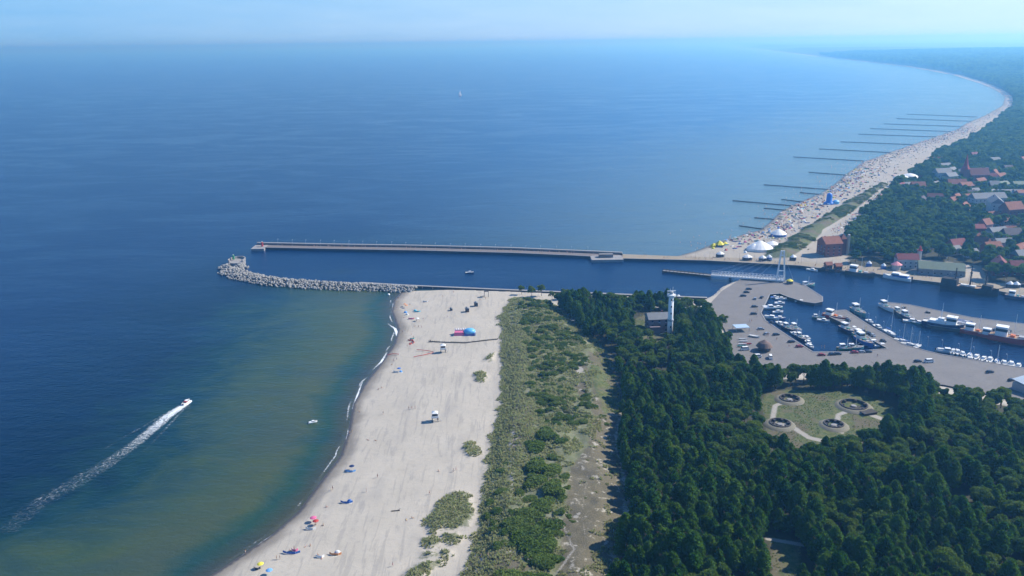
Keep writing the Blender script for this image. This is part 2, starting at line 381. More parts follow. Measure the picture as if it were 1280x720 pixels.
# ---------------------------------------------------------------- land
def land_material(name, east=False):
    t = NT(name)
    n1 = t.noise(0.06, 5, 0.6); n2 = t.noise(0.5, 4, 0.65); n3 = t.noise(2.2, 4, 0.7); n4 = t.noise(7.0, 2, 0.6)
    d = t.attr('shore'); dn = t.ma('ADD', d, t.ma('MULTIPLY', t.ma('SUBTRACT', n1, .5), 9.0))
    sand = t.mix(n1, (.36, .325, .265), (.50, .45, .37)) if not east else t.mix(n1, (.30, .26, .21), (.42, .38, .31))
    sand = t.mix(t.ma('MULTIPLY', t.step(n2, .50, .72), .35), sand, (.27, .25, .225))
    sand = t.mix(t.ma('MULTIPLY', t.step(n3, .56, .70), .30), sand, (.22, .205, .185))
    streak = t.noise(0.05, 4, 0.6, stretch=(2.2, 0.45, 1, 0.35))
    sand = t.mix(t.ma('MULTIPLY', t.step(streak, .52, .70), .30), sand, (.27, .255, .235))
    track = t.noise(0.16, 3, 0.6, stretch=(3.0, 0.28, 1, 0.22), dist=0.6)
    sand = t.mix(t.ma('MULTIPLY', t.step(track, .54, .62), .36), sand, (.24, .225, .205))
    foot = t.step(t.noise(1.1, 5, 0.8), .60, .66)
    sand = t.mix(t.ma('MULTIPLY', foot, t.ma('MULTIPLY', t.step(n1, .38, .56), .55)), sand, (.21, .195, .18))
    wet = t.ma('SUBTRACT', 1.0, t.step(dn, 2.0, 9.0))
    sand = t.mix(t.ma('MULTIPLY', wet, .75), sand, (.15, .13, .105))
    wet2 = t.ma('SUBTRACT', 1.0, t.step(t.ma('ADD', d, t.ma('MULTIPLY', t.ma('SUBTRACT', n2, .5), 3.0)), 0.6, 2.6))
    sand = t.mix(t.ma('MULTIPLY', wet2, .9), sand, (.055, .048, .042))
    g = t.attr('grass')
    gm = t.step(t.ma('ADD', g, t.ma('MULTIPLY', t.ma('SUBTRACT', n2, .5), 10.0)), -0.5, 1.5)
    patch = t.step(t.ma('ADD', t.ma('ADD', t.ma('MULTIPLY', n2, .6), t.ma('MULTIPLY', n3, .4)), t.ma('MULTIPLY', n1, .35)), .60, .80)
    gc = t.mix(n3, (.10, .12, .05), (.19, .19, .105)); gc = t.mix(t.step(n4, .5, .75), gc, (.09, .11, .05))
    bare = t.attr('bare'); brown = t.mix(t.step(n3, .45, .62), (.10, .088, .055), (.165, .145, .095)); brown = t.mix(t.step(t.noise(.22, 5, .7), .56, .62), brown, (.33, .305, .25))
    gc = t.mix(t.ma('MULTIPLY', patch, .5), gc, (.27, .25, .19)); gc = t.mix(t.step(t.ma('ADD', bare, t.ma('MULTIPLY', t.ma('SUBTRACT', n2, .5), .9)), .55, .95), gc, brown)
    c = t.mix(gm, sand, gc)
    f = t.attr('wood'); fm = t.step(t.ma('ADD', f, t.ma('MULTIPLY', t.ma('SUBTRACT', n2, .5), 8.0)), -1, 2.5)
    fc = t.mix(n2, (.028, .036, .018), (.065, .058, .032))
    c = t.mix(fm, c, fc)
    cl = t.attr('meadow'); cm = t.step(t.ma('ADD', cl, t.ma('MULTIPLY', t.ma('SUBTRACT', n3, .5), 4.0)), -.5, 1.5)
    mc = t.mix(t.step(n2, .35, .65), (.055, .085, .022), (.12, .125, .05)); mc = t.mix(t.step(n1, .48, .60), mc, (.115, .10, .06)); mc = t.mix(t.step(n3, .56, .70), mc, (.19, .165, .12))
    c = t.mix(cm, c, mc)
    p = t.attr('path'); pm = t.step(t.ma('ADD', p, t.ma('MULTIPLY', t.ma('SUBTRACT', n3, .5), 1.6)), -.3, .5)
    c = t.mix(pm, c, t.mix(n3, (.28, .255, .22), (.38, .355, .31)))
    t.bump(t.ma('ADD', n2, t.ma('MULTIPLY', n3, .6)), 0.35, 0.25)
    rough = t.mix(wet2, (.9, .9, .9), (.35, .35, .35))
    t.set(Base_Color=c, Roughness=rough, Specular_IOR_Level=0.25)
    return t.m
PATHS = [[(660, 372), (655, 400), (652, 425)], [(649, 490), (645, 520), (641, 545), (638, 560), (637, 580), (640, 600), (639, 625)], [(628, 515), (660, 522)], [(640, 540), (622, 545)],
         [(637, 560), (662, 562)], [(640, 577), (612, 592)], [(990, 498), (969, 506), (966, 522), (968, 531)], [(985, 530), (998, 538), (1012, 546), (1028, 549)], [(1066, 512), (1048, 518), (1046, 530), (1052, 540)],
         [(1080, 515), (1095, 520), (1108, 524)], [(968, 531), (985, 530)], [(960, 672), (1004, 679)], [(600, 697), (640, 694), (690, 690)], [(735, 590), (728, 640), (732, 690)], [(723, 464), (733, 480)], [(695, 718), (718, 690), (700, 650)]]
PW = [1.0, 0.8, .6, .6, .6, 1.0, 1.3, 1.6, 1.3, 2.0, 1.5, 1.2, 1.1, .1, 2.2, .4]
BARE = [pts(p, 5) for p in ([(716, 462), (732, 458), (740, 480), (728, 500), (718, 486)], [(735, 440), (768, 455), (776, 500), (770, 550), (784, 610), (782, 660), (762, 720), (750, 760), (690, 760), (705, 650), (712, 590), (735, 560), (742, 500)],
                            [(640, 505), (665, 492), (668, 550), (640, 570), (632, 540)], [(570, 700), (600, 680), (680, 690), (660, 720), (570, 740)], [(648, 372), (680, 372), (670, 420), (655, 420)])]
def build_land_w():
    xs = np.concatenate([np.arange(-215, -60, 1.5), np.arange(-60, 120, 0.8), np.arange(120, 560, 2.0)])
    ys = np.concatenate([np.arange(120, 240, 2.5), np.arange(240, 420, 0.9), np.arange(420, 640, 1.5)])
    P, F = grid(xs, ys)
    h = height_w(P)
    dl = sdf(P, W_LAND)
    sh = np.where(dl > 0, seg_dist(P, W_SHORE, False), dl)
    gr = sdf(P, DUNE)
    for p in ISLES: gr = np.maximum(gr, sdf(P, p))
    wd = np.maximum(sdf(P, FOREST), -50)
    me = np.full(len(P), -20.0); me = np.maximum(me, sdf(P, CLEARING))
    for g_ in GLADES: me = np.maximum(me, sdf(P, g_))
    pa = np.full(len(P), -20.0)
    for l, w in zip(PATHS, PW): pa = np.maximum(pa, w-seg_dist(P, pts(l, 5), False))
    ba = np.full(len(P), 0.12)
    for b in BARE: ba = np.maximum(ba, sstep(-4, 2, sdf(P, b)))
    keep = (h[F] > -3.9).any(1)
    o = mesh_np('beach_and_dune_ground', np.column_stack([P, h]), F[keep], [land_material('dune_land')], dict(shore=sh, grass=gr, wood=wd, meadow=me, path=pa, bare=ba), smooth=True)
    tag(o, kind='structure')
def build_land_e():
    us = np.concatenate([np.linspace(0.10, 1.0, 330), np.linspace(1.02, 3.0, 30)])
    yy = np.unique(np.concatenate([np.arange(600, 1000, 3.0), np.geomspace(1000, 65000, 330)]))
    U, Y = np.meshgrid(us, yy); X = U*Y; P = np.stack([X.ravel(), Y.ravel()], 1)
    nx = len(us); ny = len(yy); i = np.arange((nx-1)*(ny-1)); a = (i//(nx-1))*nx+i % (nx-1)
    F = np.stack([a, a+1, a+nx+1, a+nx], 1)
    h = height_e(P); dl = sdf(P, E_LAND); sh = np.where(dl > 0, seg_dist(P, E_SHORE, False), dl)
    st = sdf(P, E_STRIP); wd = np.maximum(sdf(P, E_TREES), -50)
    wd = np.where((P[:, 1] > 2300) & (sh > 38), 50, wd)
    pa = np.maximum(sdf(P, E_PROM), -20)
    keep = (h[F] > -3.9).any(1)
    o = mesh_np('town_and_coast_ground', np.column_stack([P, h]), F[keep], [land_material('coast_land', True)], dict(shore=sh, grass=np.full(len(P), -30.), wood=wd, meadow=np.maximum(st, -30), path=pa, bare=np.zeros(len(P))), smooth=True)
    tag(o, kind='structure')
build_land_w(); build_land_e()

# ---------------------------------------------------------------- haze
def build_haze():
    m = MB(); m.box(-90000, -600, -7.0, 100000, 80000, 230.0)
    t = bpy.data.materials.new('air'); t.use_nodes = True; nt = t.node_tree; nt.nodes.clear()
    pv = nt.nodes.new('ShaderNodeVolumePrincipled'); pv.inputs['Color'].default_value = HAZE_COLOR; pv.inputs['Density'].default_value = HAZE_DENSITY
    pv.inputs['Absorption Color'].default_value = (.66, .76, 1, 1)
    pv.inputs['Anisotropy'].default_value = 0.5
    ou = nt.nodes.new('ShaderNodeOutputMaterial'); nt.links.new(pv.outputs[0], ou.inputs['Volume'])
    m.build('haze', t, kind='stuff')
build_haze()

# ---------------------------------------------------------------- foliage
def leaf_mat(name, a, b, c=None, thin=.35):
    """a, b: dark and light leaf colours of one plant; each plant shifts a little as a whole"""
    if name in _mats: return _mats[name]
    t = NT(name); oi = t.n('ShaderNodeObjectInfo').outputs['Random']
    n = t.noise(0.7, 3, 0.65); n2 = t.noise(4.0, 2)
    f = t.ma('ADD', t.ma('MULTIPLY', t.step(n, .3, .7), .6), t.ma('MULTIPLY', n2, .4))
    k = t.mix(f, a, b)
    k = t.mix(t.ma('MULTIPLY', oi, .8), k, c or tuple(v*1.25 for v in b))
    t.set(Base_Color=k, Roughness=1.0, Specular_IOR_Level=.0)
    tr = t.n('ShaderNodeBsdfTranslucent'); t.put(k, tr.inputs['Color']); ms = t.n('ShaderNodeMixShader'); ms.inputs[0].default_value = thin
    t.t.links.new(t.b.outputs[0], ms.inputs[1]); t.t.links.new(tr.outputs[0], ms.inputs[2]); t.t.links.new(ms.outputs[0], t.out.inputs['Surface'])
    _mats[name] = t.m; return t.m
M_PINE = leaf_mat('pine_needles', (.008, .040, .005), (.056, .170, .018), (.12, .21, .024))
M_BROAD = leaf_mat('broad_leaves', (.022, .065, .008), (.085, .18, .022), (.17, .23, .036))
M_TOWN = leaf_mat('town_leaves', (.020, .060, .012), (.065, .155, .028), (.18, .27, .045))
M_LIME = leaf_mat('bright_leaves', (.06, .115, .025), (.11, .18, .04))
M_WILLOW = leaf_mat('willow_leaves', (.055, .11, .020), (.15, .225, .045), (.18, .235, .06), .42)
M_OLIVE = leaf_mat('dry_leaves', (.15, .165, .07), (.27, .28, .13), None, .45)
M_MARRAM = leaf_mat('marram_blades', (.26, .32, .11), (.45, .49, .21), (.54, .50, .27), .5)
M_BARK = paint('bark', (.10, .072, .05), .9, .3, 3)
def quads(C, size, up=0.35, asp=1.0, r=rng):
    """leaf clumps: one tilted quad at every point of C"""
    n = len(C); d = r.normal(size=(n, 3)); d[:, 2] += up*2; d /= np.linalg.norm(d, axis=1)[:, None]
    a = np.cross(d, r.normal(size=(n, 3))); a /= np.linalg.norm(a, axis=1)[:, None]; b = np.cross(d, a)
    s = (size*r.uniform(.6, 1.35, n))[:, None]/2
    bend = d*s*r.uniform(-.5, .5, (n, 1))
    V = np.stack([C-a*s-b*s*asp, C+a*s-b*s*asp*.8+bend, C+a*s*.8+b*s*asp, C-a*s*.9+b*s*asp*.9-bend], 1).reshape(-1, 3)
    return V, np.arange(4*n).reshape(n, 4)
def pine_points(h, rad, n, r, z0=.22):
    t = r.beta(1.2, 1.15, n); ang = r.uniform(0, 2*math.pi, n)
    whorl = np.sin(ang*5+np.floor(t*9)*2.4)*.16+np.sin(t*9*2*math.pi)*.12
    prof = rad*np.clip(1-np.abs((t-.32)/.70)**2.2, 0, 1)**.6*(1+whorl)
    rr = prof*np.sqrt(r.uniform(.12, 1, n)); z = h*(z0+(1-z0)*t)-rr*.25
    return np.stack([rr*np.cos(ang), rr*np.sin(ang), z], 1)
def blob_points(lobes, n, r):
    w = np.array([l[3]**2 for l in lobes]); k = r.choice(len(lobes), n, p=w/w.sum()); L = np.array(lobes)[k]
    d = r.normal(size=(n, 3)); d /= np.linalg.norm(d, axis=1)[:, None]; d[:, 2] = np.where(d[:, 2] < -.35, -d[:, 2], d[:, 2])
    return L[:, :3]+d*(L[:, 3]*r.uniform(.55, 1.05, n)**.5)[:, None]*np.array([1, 1, .82])
def round_lobes(h, rad, k, r, z0=.35):
    L = [(0, 0, h*.66, rad*.62)]
    for i in range(k):
        a = 2*math.pi*i/k*1.9+r.uniform(-.4, .4); q = rad*r.uniform(.35, .68)
        L.append((q*math.cos(a), q*math.sin(a), h*r.uniform(z0+.08, .82), rad*r.uniform(.3, .48)))
    return L
def trunk_mb(h, r0, r, limbs=4, lean=.3):
    m = MB(); x = y = 0; pr = [(0, 0, 0, r0)]
    for i in range(1, 5):
        x += r.uniform(-lean, lean); y += r.uniform(-lean, lean); pr.append((x, y, h*i/4, r0*(1-i*.2)))
    for a, b in zip(pr[:-1], pr[1:]):
        n = 6; v = [(p[0]+p[3]*math.cos(2*math.pi*i/n), p[1]+p[3]*math.sin(2*math.pi*i/n), p[2]) for p in (a, b) for i in range(n)]
        m.add(v, [(i, (i+1) % n, n+(i+1) % n, n+i) for i in range(n)])
    for i in range(limbs):
        z = h*r.uniform(.45, .95); a = r.uniform(0, 6.28); q = h*.22
        m.bar((x*z/h, y*z/h, z), (x*z/h+q*math.cos(a), y*z/h+q*math.sin(a), z+q*.6), r0*.45)
    return m
def pine(h, rad, n, seed, leaf=.62, label='dark green pine in the dense wood behind the dunes', cat='tree', group='pines of the dune wood'):
    r = np.random.default_rng(seed); t = empty('pine_tree', label=label, cat=cat, group=group)
    trunk_mb(h*.92, .17, r, 5, .15).build('trunk', M_BARK, t)
    V, F = quads(pine_points(h, rad, n, r), leaf, .25, .8, r); o = mesh_np('crown', V, F, [M_PINE]); o.parent = t
    return t
def broadleaf(h, rad, n, seed, mat, leaf=.7, lobes=8, label=None, group=None, name='broadleaf_tree'):
    r = np.random.default_rng(seed); t = empty(name, label=label, cat='tree', group=group)
    trunk_mb(h*.62, .26, r, 5).build('trunk', M_BARK, t)
    V, F = quads(blob_points(round_lobes(h, rad, lobes, r), n, r), leaf, .4, 1, r); o = mesh_np('crown', V, F, [mat]); o.parent = t
    return t
def shrub(h, rad, n, seed, mat, leaf=.42, label=None, group=None, sy=1.0):
    r = np.random.default_rng(seed); t = empty('dune_shrub', label=label, cat='shrub', group=group)
    m = MB()
    for i in range(5):
        a = r.uniform(0, 6.28); m.bar((0, 0, 0), (rad*.5*math.cos(a), rad*.5*math.sin(a), h*.6), .07)
    m.build('stem', M_BARK, t)
    L = [(r.uniform(-.62, .62)*rad, r.uniform(-.62, .62)*rad*sy, h*r.uniform(.25, .55), rad*r.uniform(.24, .42)) for _ in range(9)]+[(0, 0, h*.45, rad*.5)]
    C = blob_points(L, n, r); C[:, 2] = np.clip(C[:, 2]*min(1, h/(rad*.95)), .05, None)
    V, F = quads(C, leaf, .5, 1, r); o = mesh_np('foliage', V, F, [mat]); o.parent = t
    return t

def join_np(o, extra=()):
    """one bare mesh (crown + trunk) for instancing in uncountable woods"""
    V = []; F = []; mi = []; mats = []; b = 0
    for ch in list(o.children):
        me = ch.data; mats.append(me.materials[0]); co = np.empty(len(me.vertices)*3); me.vertices.foreach_get('co', co); V.append(co.reshape(-1, 3))
        for p in me.polygons:
            if len(p.vertices) == 4: F.append([b+i for i in p.vertices]); mi.append(len(mats)-1)
        b += len(me.vertices)
    return np.concatenate(V), np.array(F), mats, np.array(mi)
def scatter(name, P, protos, scales, seed=1, label=None, cat=None, group=None, squash=None):
    """kind=stuff: points that carry instances of the prototype meshes"""
    r = np.random.default_rng(seed)
    me = bpy.data.meshes.new(name); me.vertices.add(len(P)); me.vertices.foreach_set('co', np.asarray(P, np.float32).ravel())
    for nm, v in (('size', scales), ('turn', r.uniform(0, 6.28, len(P)))):
        a = me.attributes.new(nm, 'FLOAT', 'POINT'); a.data.foreach_set('value', np.asarray(v, np.float32))
    a = me.attributes.new('which', 'INT', 'POINT'); a.data.foreach_set('value', r.integers(0, len(protos), len(P)).astype(np.int32))
    o = bpy.data.objects.new(name, me); col.objects.link(o)
    lib = bpy.data.collections.new(name+'_sources')
    for i, (V, F, mats, mi) in enumerate(protos):
        q = mesh_np('source_%d' % i, V, F, mats, mi=mi); col.objects.unlink(q); lib.objects.link(q)
    ng = bpy.data.node_groups.new(name, 'GeometryNodeTree')
    ng.interface.new_socket('Geometry', in_out='INPUT', socket_type='NodeSocketGeometry'); ng.interface.new_socket('Geometry', in_out='OUTPUT', socket_type='NodeSocketGeometry')
    N = ng.nodes.new; gi = N('NodeGroupInput'); go = N('NodeGroupOutput'); ci = N('GeometryNodeCollectionInfo'); ci.inputs['Collection'].default_value = lib
    ci.inputs['Separate Children'].default_value = True; ci.inputs['Reset Children'].default_value = True
    ip = N('GeometryNodeInstanceOnPoints'); ip.inputs['Pick Instance'].default_value = True
    def at_(nm, ty):
        k = N('GeometryNodeInputNamedAttribute'); k.data_type = ty; k.inputs['Name'].default_value = nm; return k.outputs['Attribute']
    mp = N('GeometryNodeMeshToPoints')
    cx = N('ShaderNodeCombineXYZ'); ng.links.new(at_('turn', 'FLOAT'), cx.inputs[2])
    e2 = N('FunctionNodeEulerToRotation'); ng.links.new(cx.outputs[0], e2.inputs[0])
    ng.links.new(gi.outputs[0], mp.inputs['Mesh']); ng.links.new(mp.outputs[0], ip.inputs['Points']); ng.links.new(ci.outputs[0], ip.inputs['Instance'])
    ng.links.new(at_('which', 'INT'), ip.inputs['Instance Index']); ng.links.new(e2.outputs[0], ip.inputs['Rotation']); ng.links.new(at_('size', 'FLOAT'), ip.inputs['Scale'])
    ng.links.new(ip.outputs[0], go.inputs[0])
    md = o.modifiers.new('instances', 'NODES'); md.node_group = ng
    return tag(o, label, cat, group, 'stuff')
def poisson(poly_test, x0, x1, y0, y1, step, seed, jit=.42):
    r = np.random.default_rng(seed); X, Y = np.meshgrid(np.arange(x0, x1, step), np.arange(y0, y1, step*.87))
    X = X+(np.arange(X.shape[0]) % 2)[:, None]*step/2
    P = np.stack([X.ravel(), Y.ravel()], 1)+r.uniform(-jit, jit, (X.size, 2))*step
    return P[poly_test(P)]
def pix(P, z):
    out = np.array([in_view(a, b, c) for (a, b), c in zip(P, z)]); return out[:, 0], out[:, 1]

# ---- the wood on the dune side
NO_TREE = [(at(836, 422, 5), 5), (at(822, 413, 5), 11), (at(810, 420, 5), 5), (at(800, 424, 5), 4), (at(955, 440, 2), 7), (at(1272, 489, 3), 14), (at(830, 430, 5), 6)]
def wood_test(P):
    k = (sdf(P, FOREST) > 1) & (sdf(P, CLEARING) < -2) & (sdf(P, QUAY) < -2) & (P[:, 0] < 470)
    for g_ in GLADES: k &= sdf(P, g_) < -1.5
    for (q, rad) in NO_TREE: k &= np.hypot(P[:, 0]-q[0], P[:, 1]-q[1]) > rad
    return k
P = poisson(wood_test, 0, 470, 150, 600, 4.3, 5)
z = height_w(P)
X_, Y_ = pix(P, z+9.0); vis = (X_ > -15) & (X_ < 1295) & (Y_ > 330) & (Y_ < 735)
P = P[vnoise(P[:, 0], P[:, 1], 8, 91) > .14]; z = height_w(P); X_, Y_ = pix(P, z+9.0); vis = (X_ > -15) & (X_ < 1295) & (Y_ > 330) & (Y_ < 735)
mixed = (vnoise(P[:, 0], P[:, 1], 30, 21)+.5*vnoise(P[:, 0], P[:, 1], 9, 22) > .86) | ((X_ > 1165) & (Y_ < 640) & (vnoise(P[:, 0], P[:, 1], 22, 25) > .38))
thin = mixed & (rng.uniform(0, 1, len(P)) < .45); keep = ~thin; P, z, vis, mixed, X_, Y_ = P[keep], z[keep], vis[keep], mixed[keep], X_[keep], Y_[keep]
edge = Y_ < 440
dist = P[:, 1].copy(); dist[~vis] = 1e9
pine_i = np.where(~mixed)[0]; br_i = np.where(mixed)[0]
near_p = pine_i[np.argsort(dist[pine_i])][:300]; near_b = br_i[np.argsort(dist[br_i])][:105]
H_P = lambda x, y: .70+.55*float(vnoise(np.array([x]), np.array([y]), 18, 31)[0])
pines = [pine(11.8, 2.6, 2300, 40, .52), pine(10.6, 2.4, 2000, 41, .5), pine(12.6, 2.9, 2500, 42, .54), pine(9.6, 2.7, 2100, 43, .5), pine(11.4, 2.2, 1900, 44, .5)]
B_LABEL = 'rounded leafy tree standing among the dark pines'
broads = [broadleaf(11, 3.9, 1900, 50, M_BROAD, .66, label=B_LABEL, group='leafy trees in the dune wood'), broadleaf(9.5, 3.4, 1600, 51, M_BROAD, .62, label=B_LABEL, group='leafy trees in the dune wood'),
          broadleaf(12.5, 4.2, 2200, 52, M_BROAD, .7, label=B_LABEL, group='leafy trees in the dune wood')]
src_p = [join_np(p) for p in pines]; src_b = [join_np(p) for p in broads]
for i in near_p:
    de_ = sdf(P[i:i+1], DUNE)[0]; zone = 0 if de_ > -9 else (1 if X_[i] < 960 else 2)
    place(pines[rng.integers(5)], used, P[i, 0], P[i, 1], z[i]-.1, rng.uniform(0, 6.28), H_P(*P[i])*rng.uniform(.78, 1.18),
          ['dark green pine on the left edge of the wood facing the bare dune strip', 'dark green pine inside the near wood, left of the small sandy glade', 'dark green pine inside the near wood, right of the small sandy glade'][zone],
          ['pines on the dune edge of the wood', 'pines in the left part of the near wood', 'pines in the right part of the near wood'][zone])
for i in near_b:
    place(broads[rng.integers(3)], used, P[i, 0], P[i, 1], z[i]-.1, rng.uniform(0, 6.28), rng.uniform(.75, 1.1))
rp = np.setdiff1d(pine_i, near_p); rb = np.setdiff1d(br_i, near_b)
hp = np.array([H_P(*P[i]) for i in rp])*rng.uniform(.78, 1.18, len(rp))
scatter('pine_wood', np.column_stack([P[rp], z[rp]-.1]), src_p, hp, 3)
scatter('leafy_wood', np.column_stack([P[rb], z[rb]-.1]), src_b, rng.uniform(.75, 1.05, len(rb)), 4)
# edge trees that stand out
for k, (px, py, s, m, lb) in enumerate([(802, 385, 1.05, M_PINE, 'tall round-headed tree rising above the channel edge of the wood'), (775, 388, .8, M_BROAD, 'small leafy tree left of the tall tree by the channel'),
        (664, 371, .75, M_BROAD, 'dark bushy tree at the channel end of the dune crest'), (690, 375, .62, M_WILLOW, 'pale green tree beside the dark bushy tree by the channel'),
        (652, 368, .6, M_BROAD, 'leftmost dark bush on the channel end of the dune'), (677, 370, .8, M_BROAD, 'second dark bushy tree from the left on the channel end of the dune'), (706, 374, .7, M_BROAD, 'dark leafy tree between the pale ones by the channel'),
        (733, 380, .8, M_BROAD, 'dark leafy tree where the wood meets the channel wall'), (748, 384, .75, M_BROAD, 'second dark leafy tree along the channel wall'), (762, 381, .7, M_WILLOW, 'pale leafy tree along the channel wall'),
        (720, 380, .7, M_WILLOW, 'pale leafy tree at the edge of the dune near the channel'), (903, 410, .8, M_BROAD, 'leafy tree at the corner of the harbour yard'), (908, 432, .85, M_BROAD, 'leafy tree beside the kayak racks'),
        (1212, 520, .9, M_LIME, 'bright yellow-green tree at the far edge of the wood'), (1232, 522, .75, M_LIME, 'smaller bright green tree right of the brightest tree'), (1253, 548, .8, M_BROAD, 'pale grey-green tree below the bright trees')]):
    x, y, zz = ground(px, py)
    t = broadleaf(11.5, 4.4, 1900, 70+k, m, .62, label=lb); t.location = (x, y, zz-.1); t.scale = (s, s, s*1.05); t.rotation_euler = (0, 0, k)

# ---- willow and sea-buckthorn shrubs on the dune
S_G = 'shrubs on the dune'
sh = [shrub(2.6, 4.2, 2000, 80, M_WILLOW, .40, 'dense green willow shrub on the dune slope', S_G), shrub(2.1, 3.4, 1500, 81, M_WILLOW, .38, 'dense green willow shrub on the dune slope', S_G),
      shrub(3.4, 5.0, 2600, 82, M_WILLOW, .42, 'dense green willow shrub on the dune slope', S_G), shrub(1.5, 2.6, 900, 83, M_OLIVE, .34, 'low olive shrub on the dune slope', S_G)]
big = [(680, 545, 1.15, 2), (700, 552, 1.0, 0), (672, 560, 1.1, 2), (690, 572, 1.0, 0), (668, 585, 1.15, 2), (692, 590, 1.1, 2), (705, 598, .9, 0), (672, 605, 1.1, 2), (688, 612, 1.1, 2), (700, 622, .9, 1), (660, 625, 1.0, 0), (650, 618, .9, 0),
       (676, 632, 1.1, 2), (662, 645, 1.1, 2), (646, 655, 1.15, 2), (634, 665, 1.0, 0), (650, 672, 1.15, 2), (668, 668, 1.2, 2), (684, 660, 1.1, 2), (698, 668, .9, 0), (664, 685, 1.15, 2), (684, 684, 1.1, 2), (640, 682, .9, 0),
       (624, 682, .9, 1), (694, 700, .9, 0), (675, 706, 1.1, 2), (660, 722, 1.0, 0), (640, 728, 1.1, 2), (622, 732, 1.1, 2), (682, 730, 1.1, 2), (612, 645, .9, 1), (622, 640, 1.0, 0), (615, 628, .9, 1), (626, 615, .95, 0), (618, 655, .8, 1), (628, 590, .95, 1), (634, 580, .6, 1), (622, 660, .9, 1), (710, 645, .55, 1), (716, 652, .4, 1),
       (706, 690, .6, 3), (712, 668, .5, 3), (700, 520, 1.0, 0), (715, 530, .95, 0), (690, 512, .9, 0), (705, 505, .9, 1), (722, 520, .8, 1), (694, 530, .9, 0), (676, 520, .7, 1), (700, 490, .8, 1), (715, 500, .8, 1), (690, 480, .8, 1), (703, 474, .8, 1), (712, 486, .7, 1), (740, 545, .45, 3), (755, 560, .4, 3), (748, 585, .4, 3), (734, 575, .4, 3), (758, 605, .5, 3), (745, 615, .4, 3), (732, 622, .4, 3), (764, 590, .4, 1), (742, 500, .5, 3), (752, 520, .6, 1),
       (650, 650, .8, 1), (641, 640, .7, 1), (700, 640, .8, 1), (708, 610, .7, 1), (762, 505, .7, 1), (770, 515, .8, 1), (758, 530, .7, 1), (765, 470, .7, 1), (757, 450, .8, 1), (748, 438, .8, 0)]
DUNE_SHRUBS = []
for (px, py, s, k) in big:
    x, y, zz = ground(px, py); DUNE_SHRUBS.append((x, y, s*4))
    s *= 1.2 if k == 2 else 1.0; place(sh[k], used, x, y, zz-.15, rng.uniform(0, 6.28), (s, s, s*rng.uniform(.65, .9)))
def dsh_test(P):
    a = sdf(P, DUNE) > 4; a &= vnoise(P[:, 0], P[:, 1], 17, 33)+.25*vnoise(P[:, 0], P[:, 1], 5, 34) > .54; return a & (P[:, 1] > 350)
Q = poisson(dsh_test, -60, 130, 150, 640, 5.3, 9)
XX, YY = pix(Q, height_w(Q)); east = (XX > np.interp(YY, [360, 520, 600, 720], [648, 668, 640, 606])) & ((sdf(Q, BARE[1]) < -1) | (rng.uniform(0, 1, len(Q)) < .08))
for (a, b), zz, e in zip(Q, height_w(Q), east):
    if e and min((a-c[0])**2+(b-c[1])**2 for c in DUNE_SHRUBS) > 12:
        place(sh[int(rng.choice([0, 1, 0, 2, 3]))], used, a, b, zz-.15, rng.uniform(0, 6.28), rng.uniform(.55, 1.0))
# marram grass
def tuft(n, seed, mat, hh=.55, rad=.45):
    r = np.random.default_rng(seed); V = []; F = []
    for i in range(n):
        a = r.uniform(0, 6.28); q = rad*r.uniform(0, .6); b = r.uniform(0, 6.28); w = .09; h = hh*r.uniform(.6, 1.2); l = r.uniform(.1, .5)*rad*2
        x, y = q*math.cos(a), q*math.sin(a); dx, dy = math.cos(b), math.sin(b); k = len(V)
        V += [(x-w*dy, y+w*dx, 0), (x+w*dy, y-w*dx, 0), (x+l*dx+w*.5*dy, y+l*dy-w*.5*dx, h), (x+l*dx-w*.5*dy, y+l*dy+w*.5*dx, h)]; F.append([k, k+1, k+2, k+3])
    return np.array(V), np.array(F), [mat], np.zeros(n, int)
def mar_test(P):
    a = sdf(P, DUNE)
    for p in ISLES: a = np.maximum(a, sdf(P, p))
    n = vnoise(P[:, 0], P[:, 1], 2.6, 41)*.6+vnoise(P[:, 0], P[:, 1], 9, 42)*.5
    return (a > -2.2+3.6*n+5*(vnoise(P[:, 0], P[:, 1], 6, 47)-.5)) & (n > .30) & (sdf(P, BARE[1]) < -vnoise(P[:, 0], P[:, 1], 3, 44)*0+ (vnoise(P[:, 0], P[:, 1], 4, 43)-.62)*40) 
Q = poisson(mar_test, -75, 130, 200, 640, .95, 12)
scatter('marram_grass', np.column_stack([Q, height_w(Q)-.03]), [tuft(16, 1, M_MARRAM), tuft(20, 2, M_MARRAM, .7), tuft(14, 3, M_OLIVE, .45, .6)], rng.uniform(.7, 1.5, len(Q)), 6)
# grass and heather in the clearing and glades
def clr(P):
    a = sdf(P, CLEARING)
    for g_ in GLADES: a = np.maximum(a, sdf(P, g_))
    for l, w in zip(PATHS, PW): a = np.minimum(a, seg_dist(P, pts(l, 5), False)-w)
    return a > .5
Q = poisson(clr, 50, 300, 240, 560, 1.6, 14); Q = Q[vnoise(Q[:, 0], Q[:, 1], 7, 48) > .42]
scatter('meadow_grass', np.column_stack([Q, height_w(Q)-.03]), [tuft(12, 4, M_OLIVE, .3, .5), tuft(12, 5, M_WILLOW, .3, .5)], rng.uniform(.5, 1.2, len(Q)), 7)

# ---- trees of the resort
TOWN_OPEN = []     # filled by the buildings before the trees are set
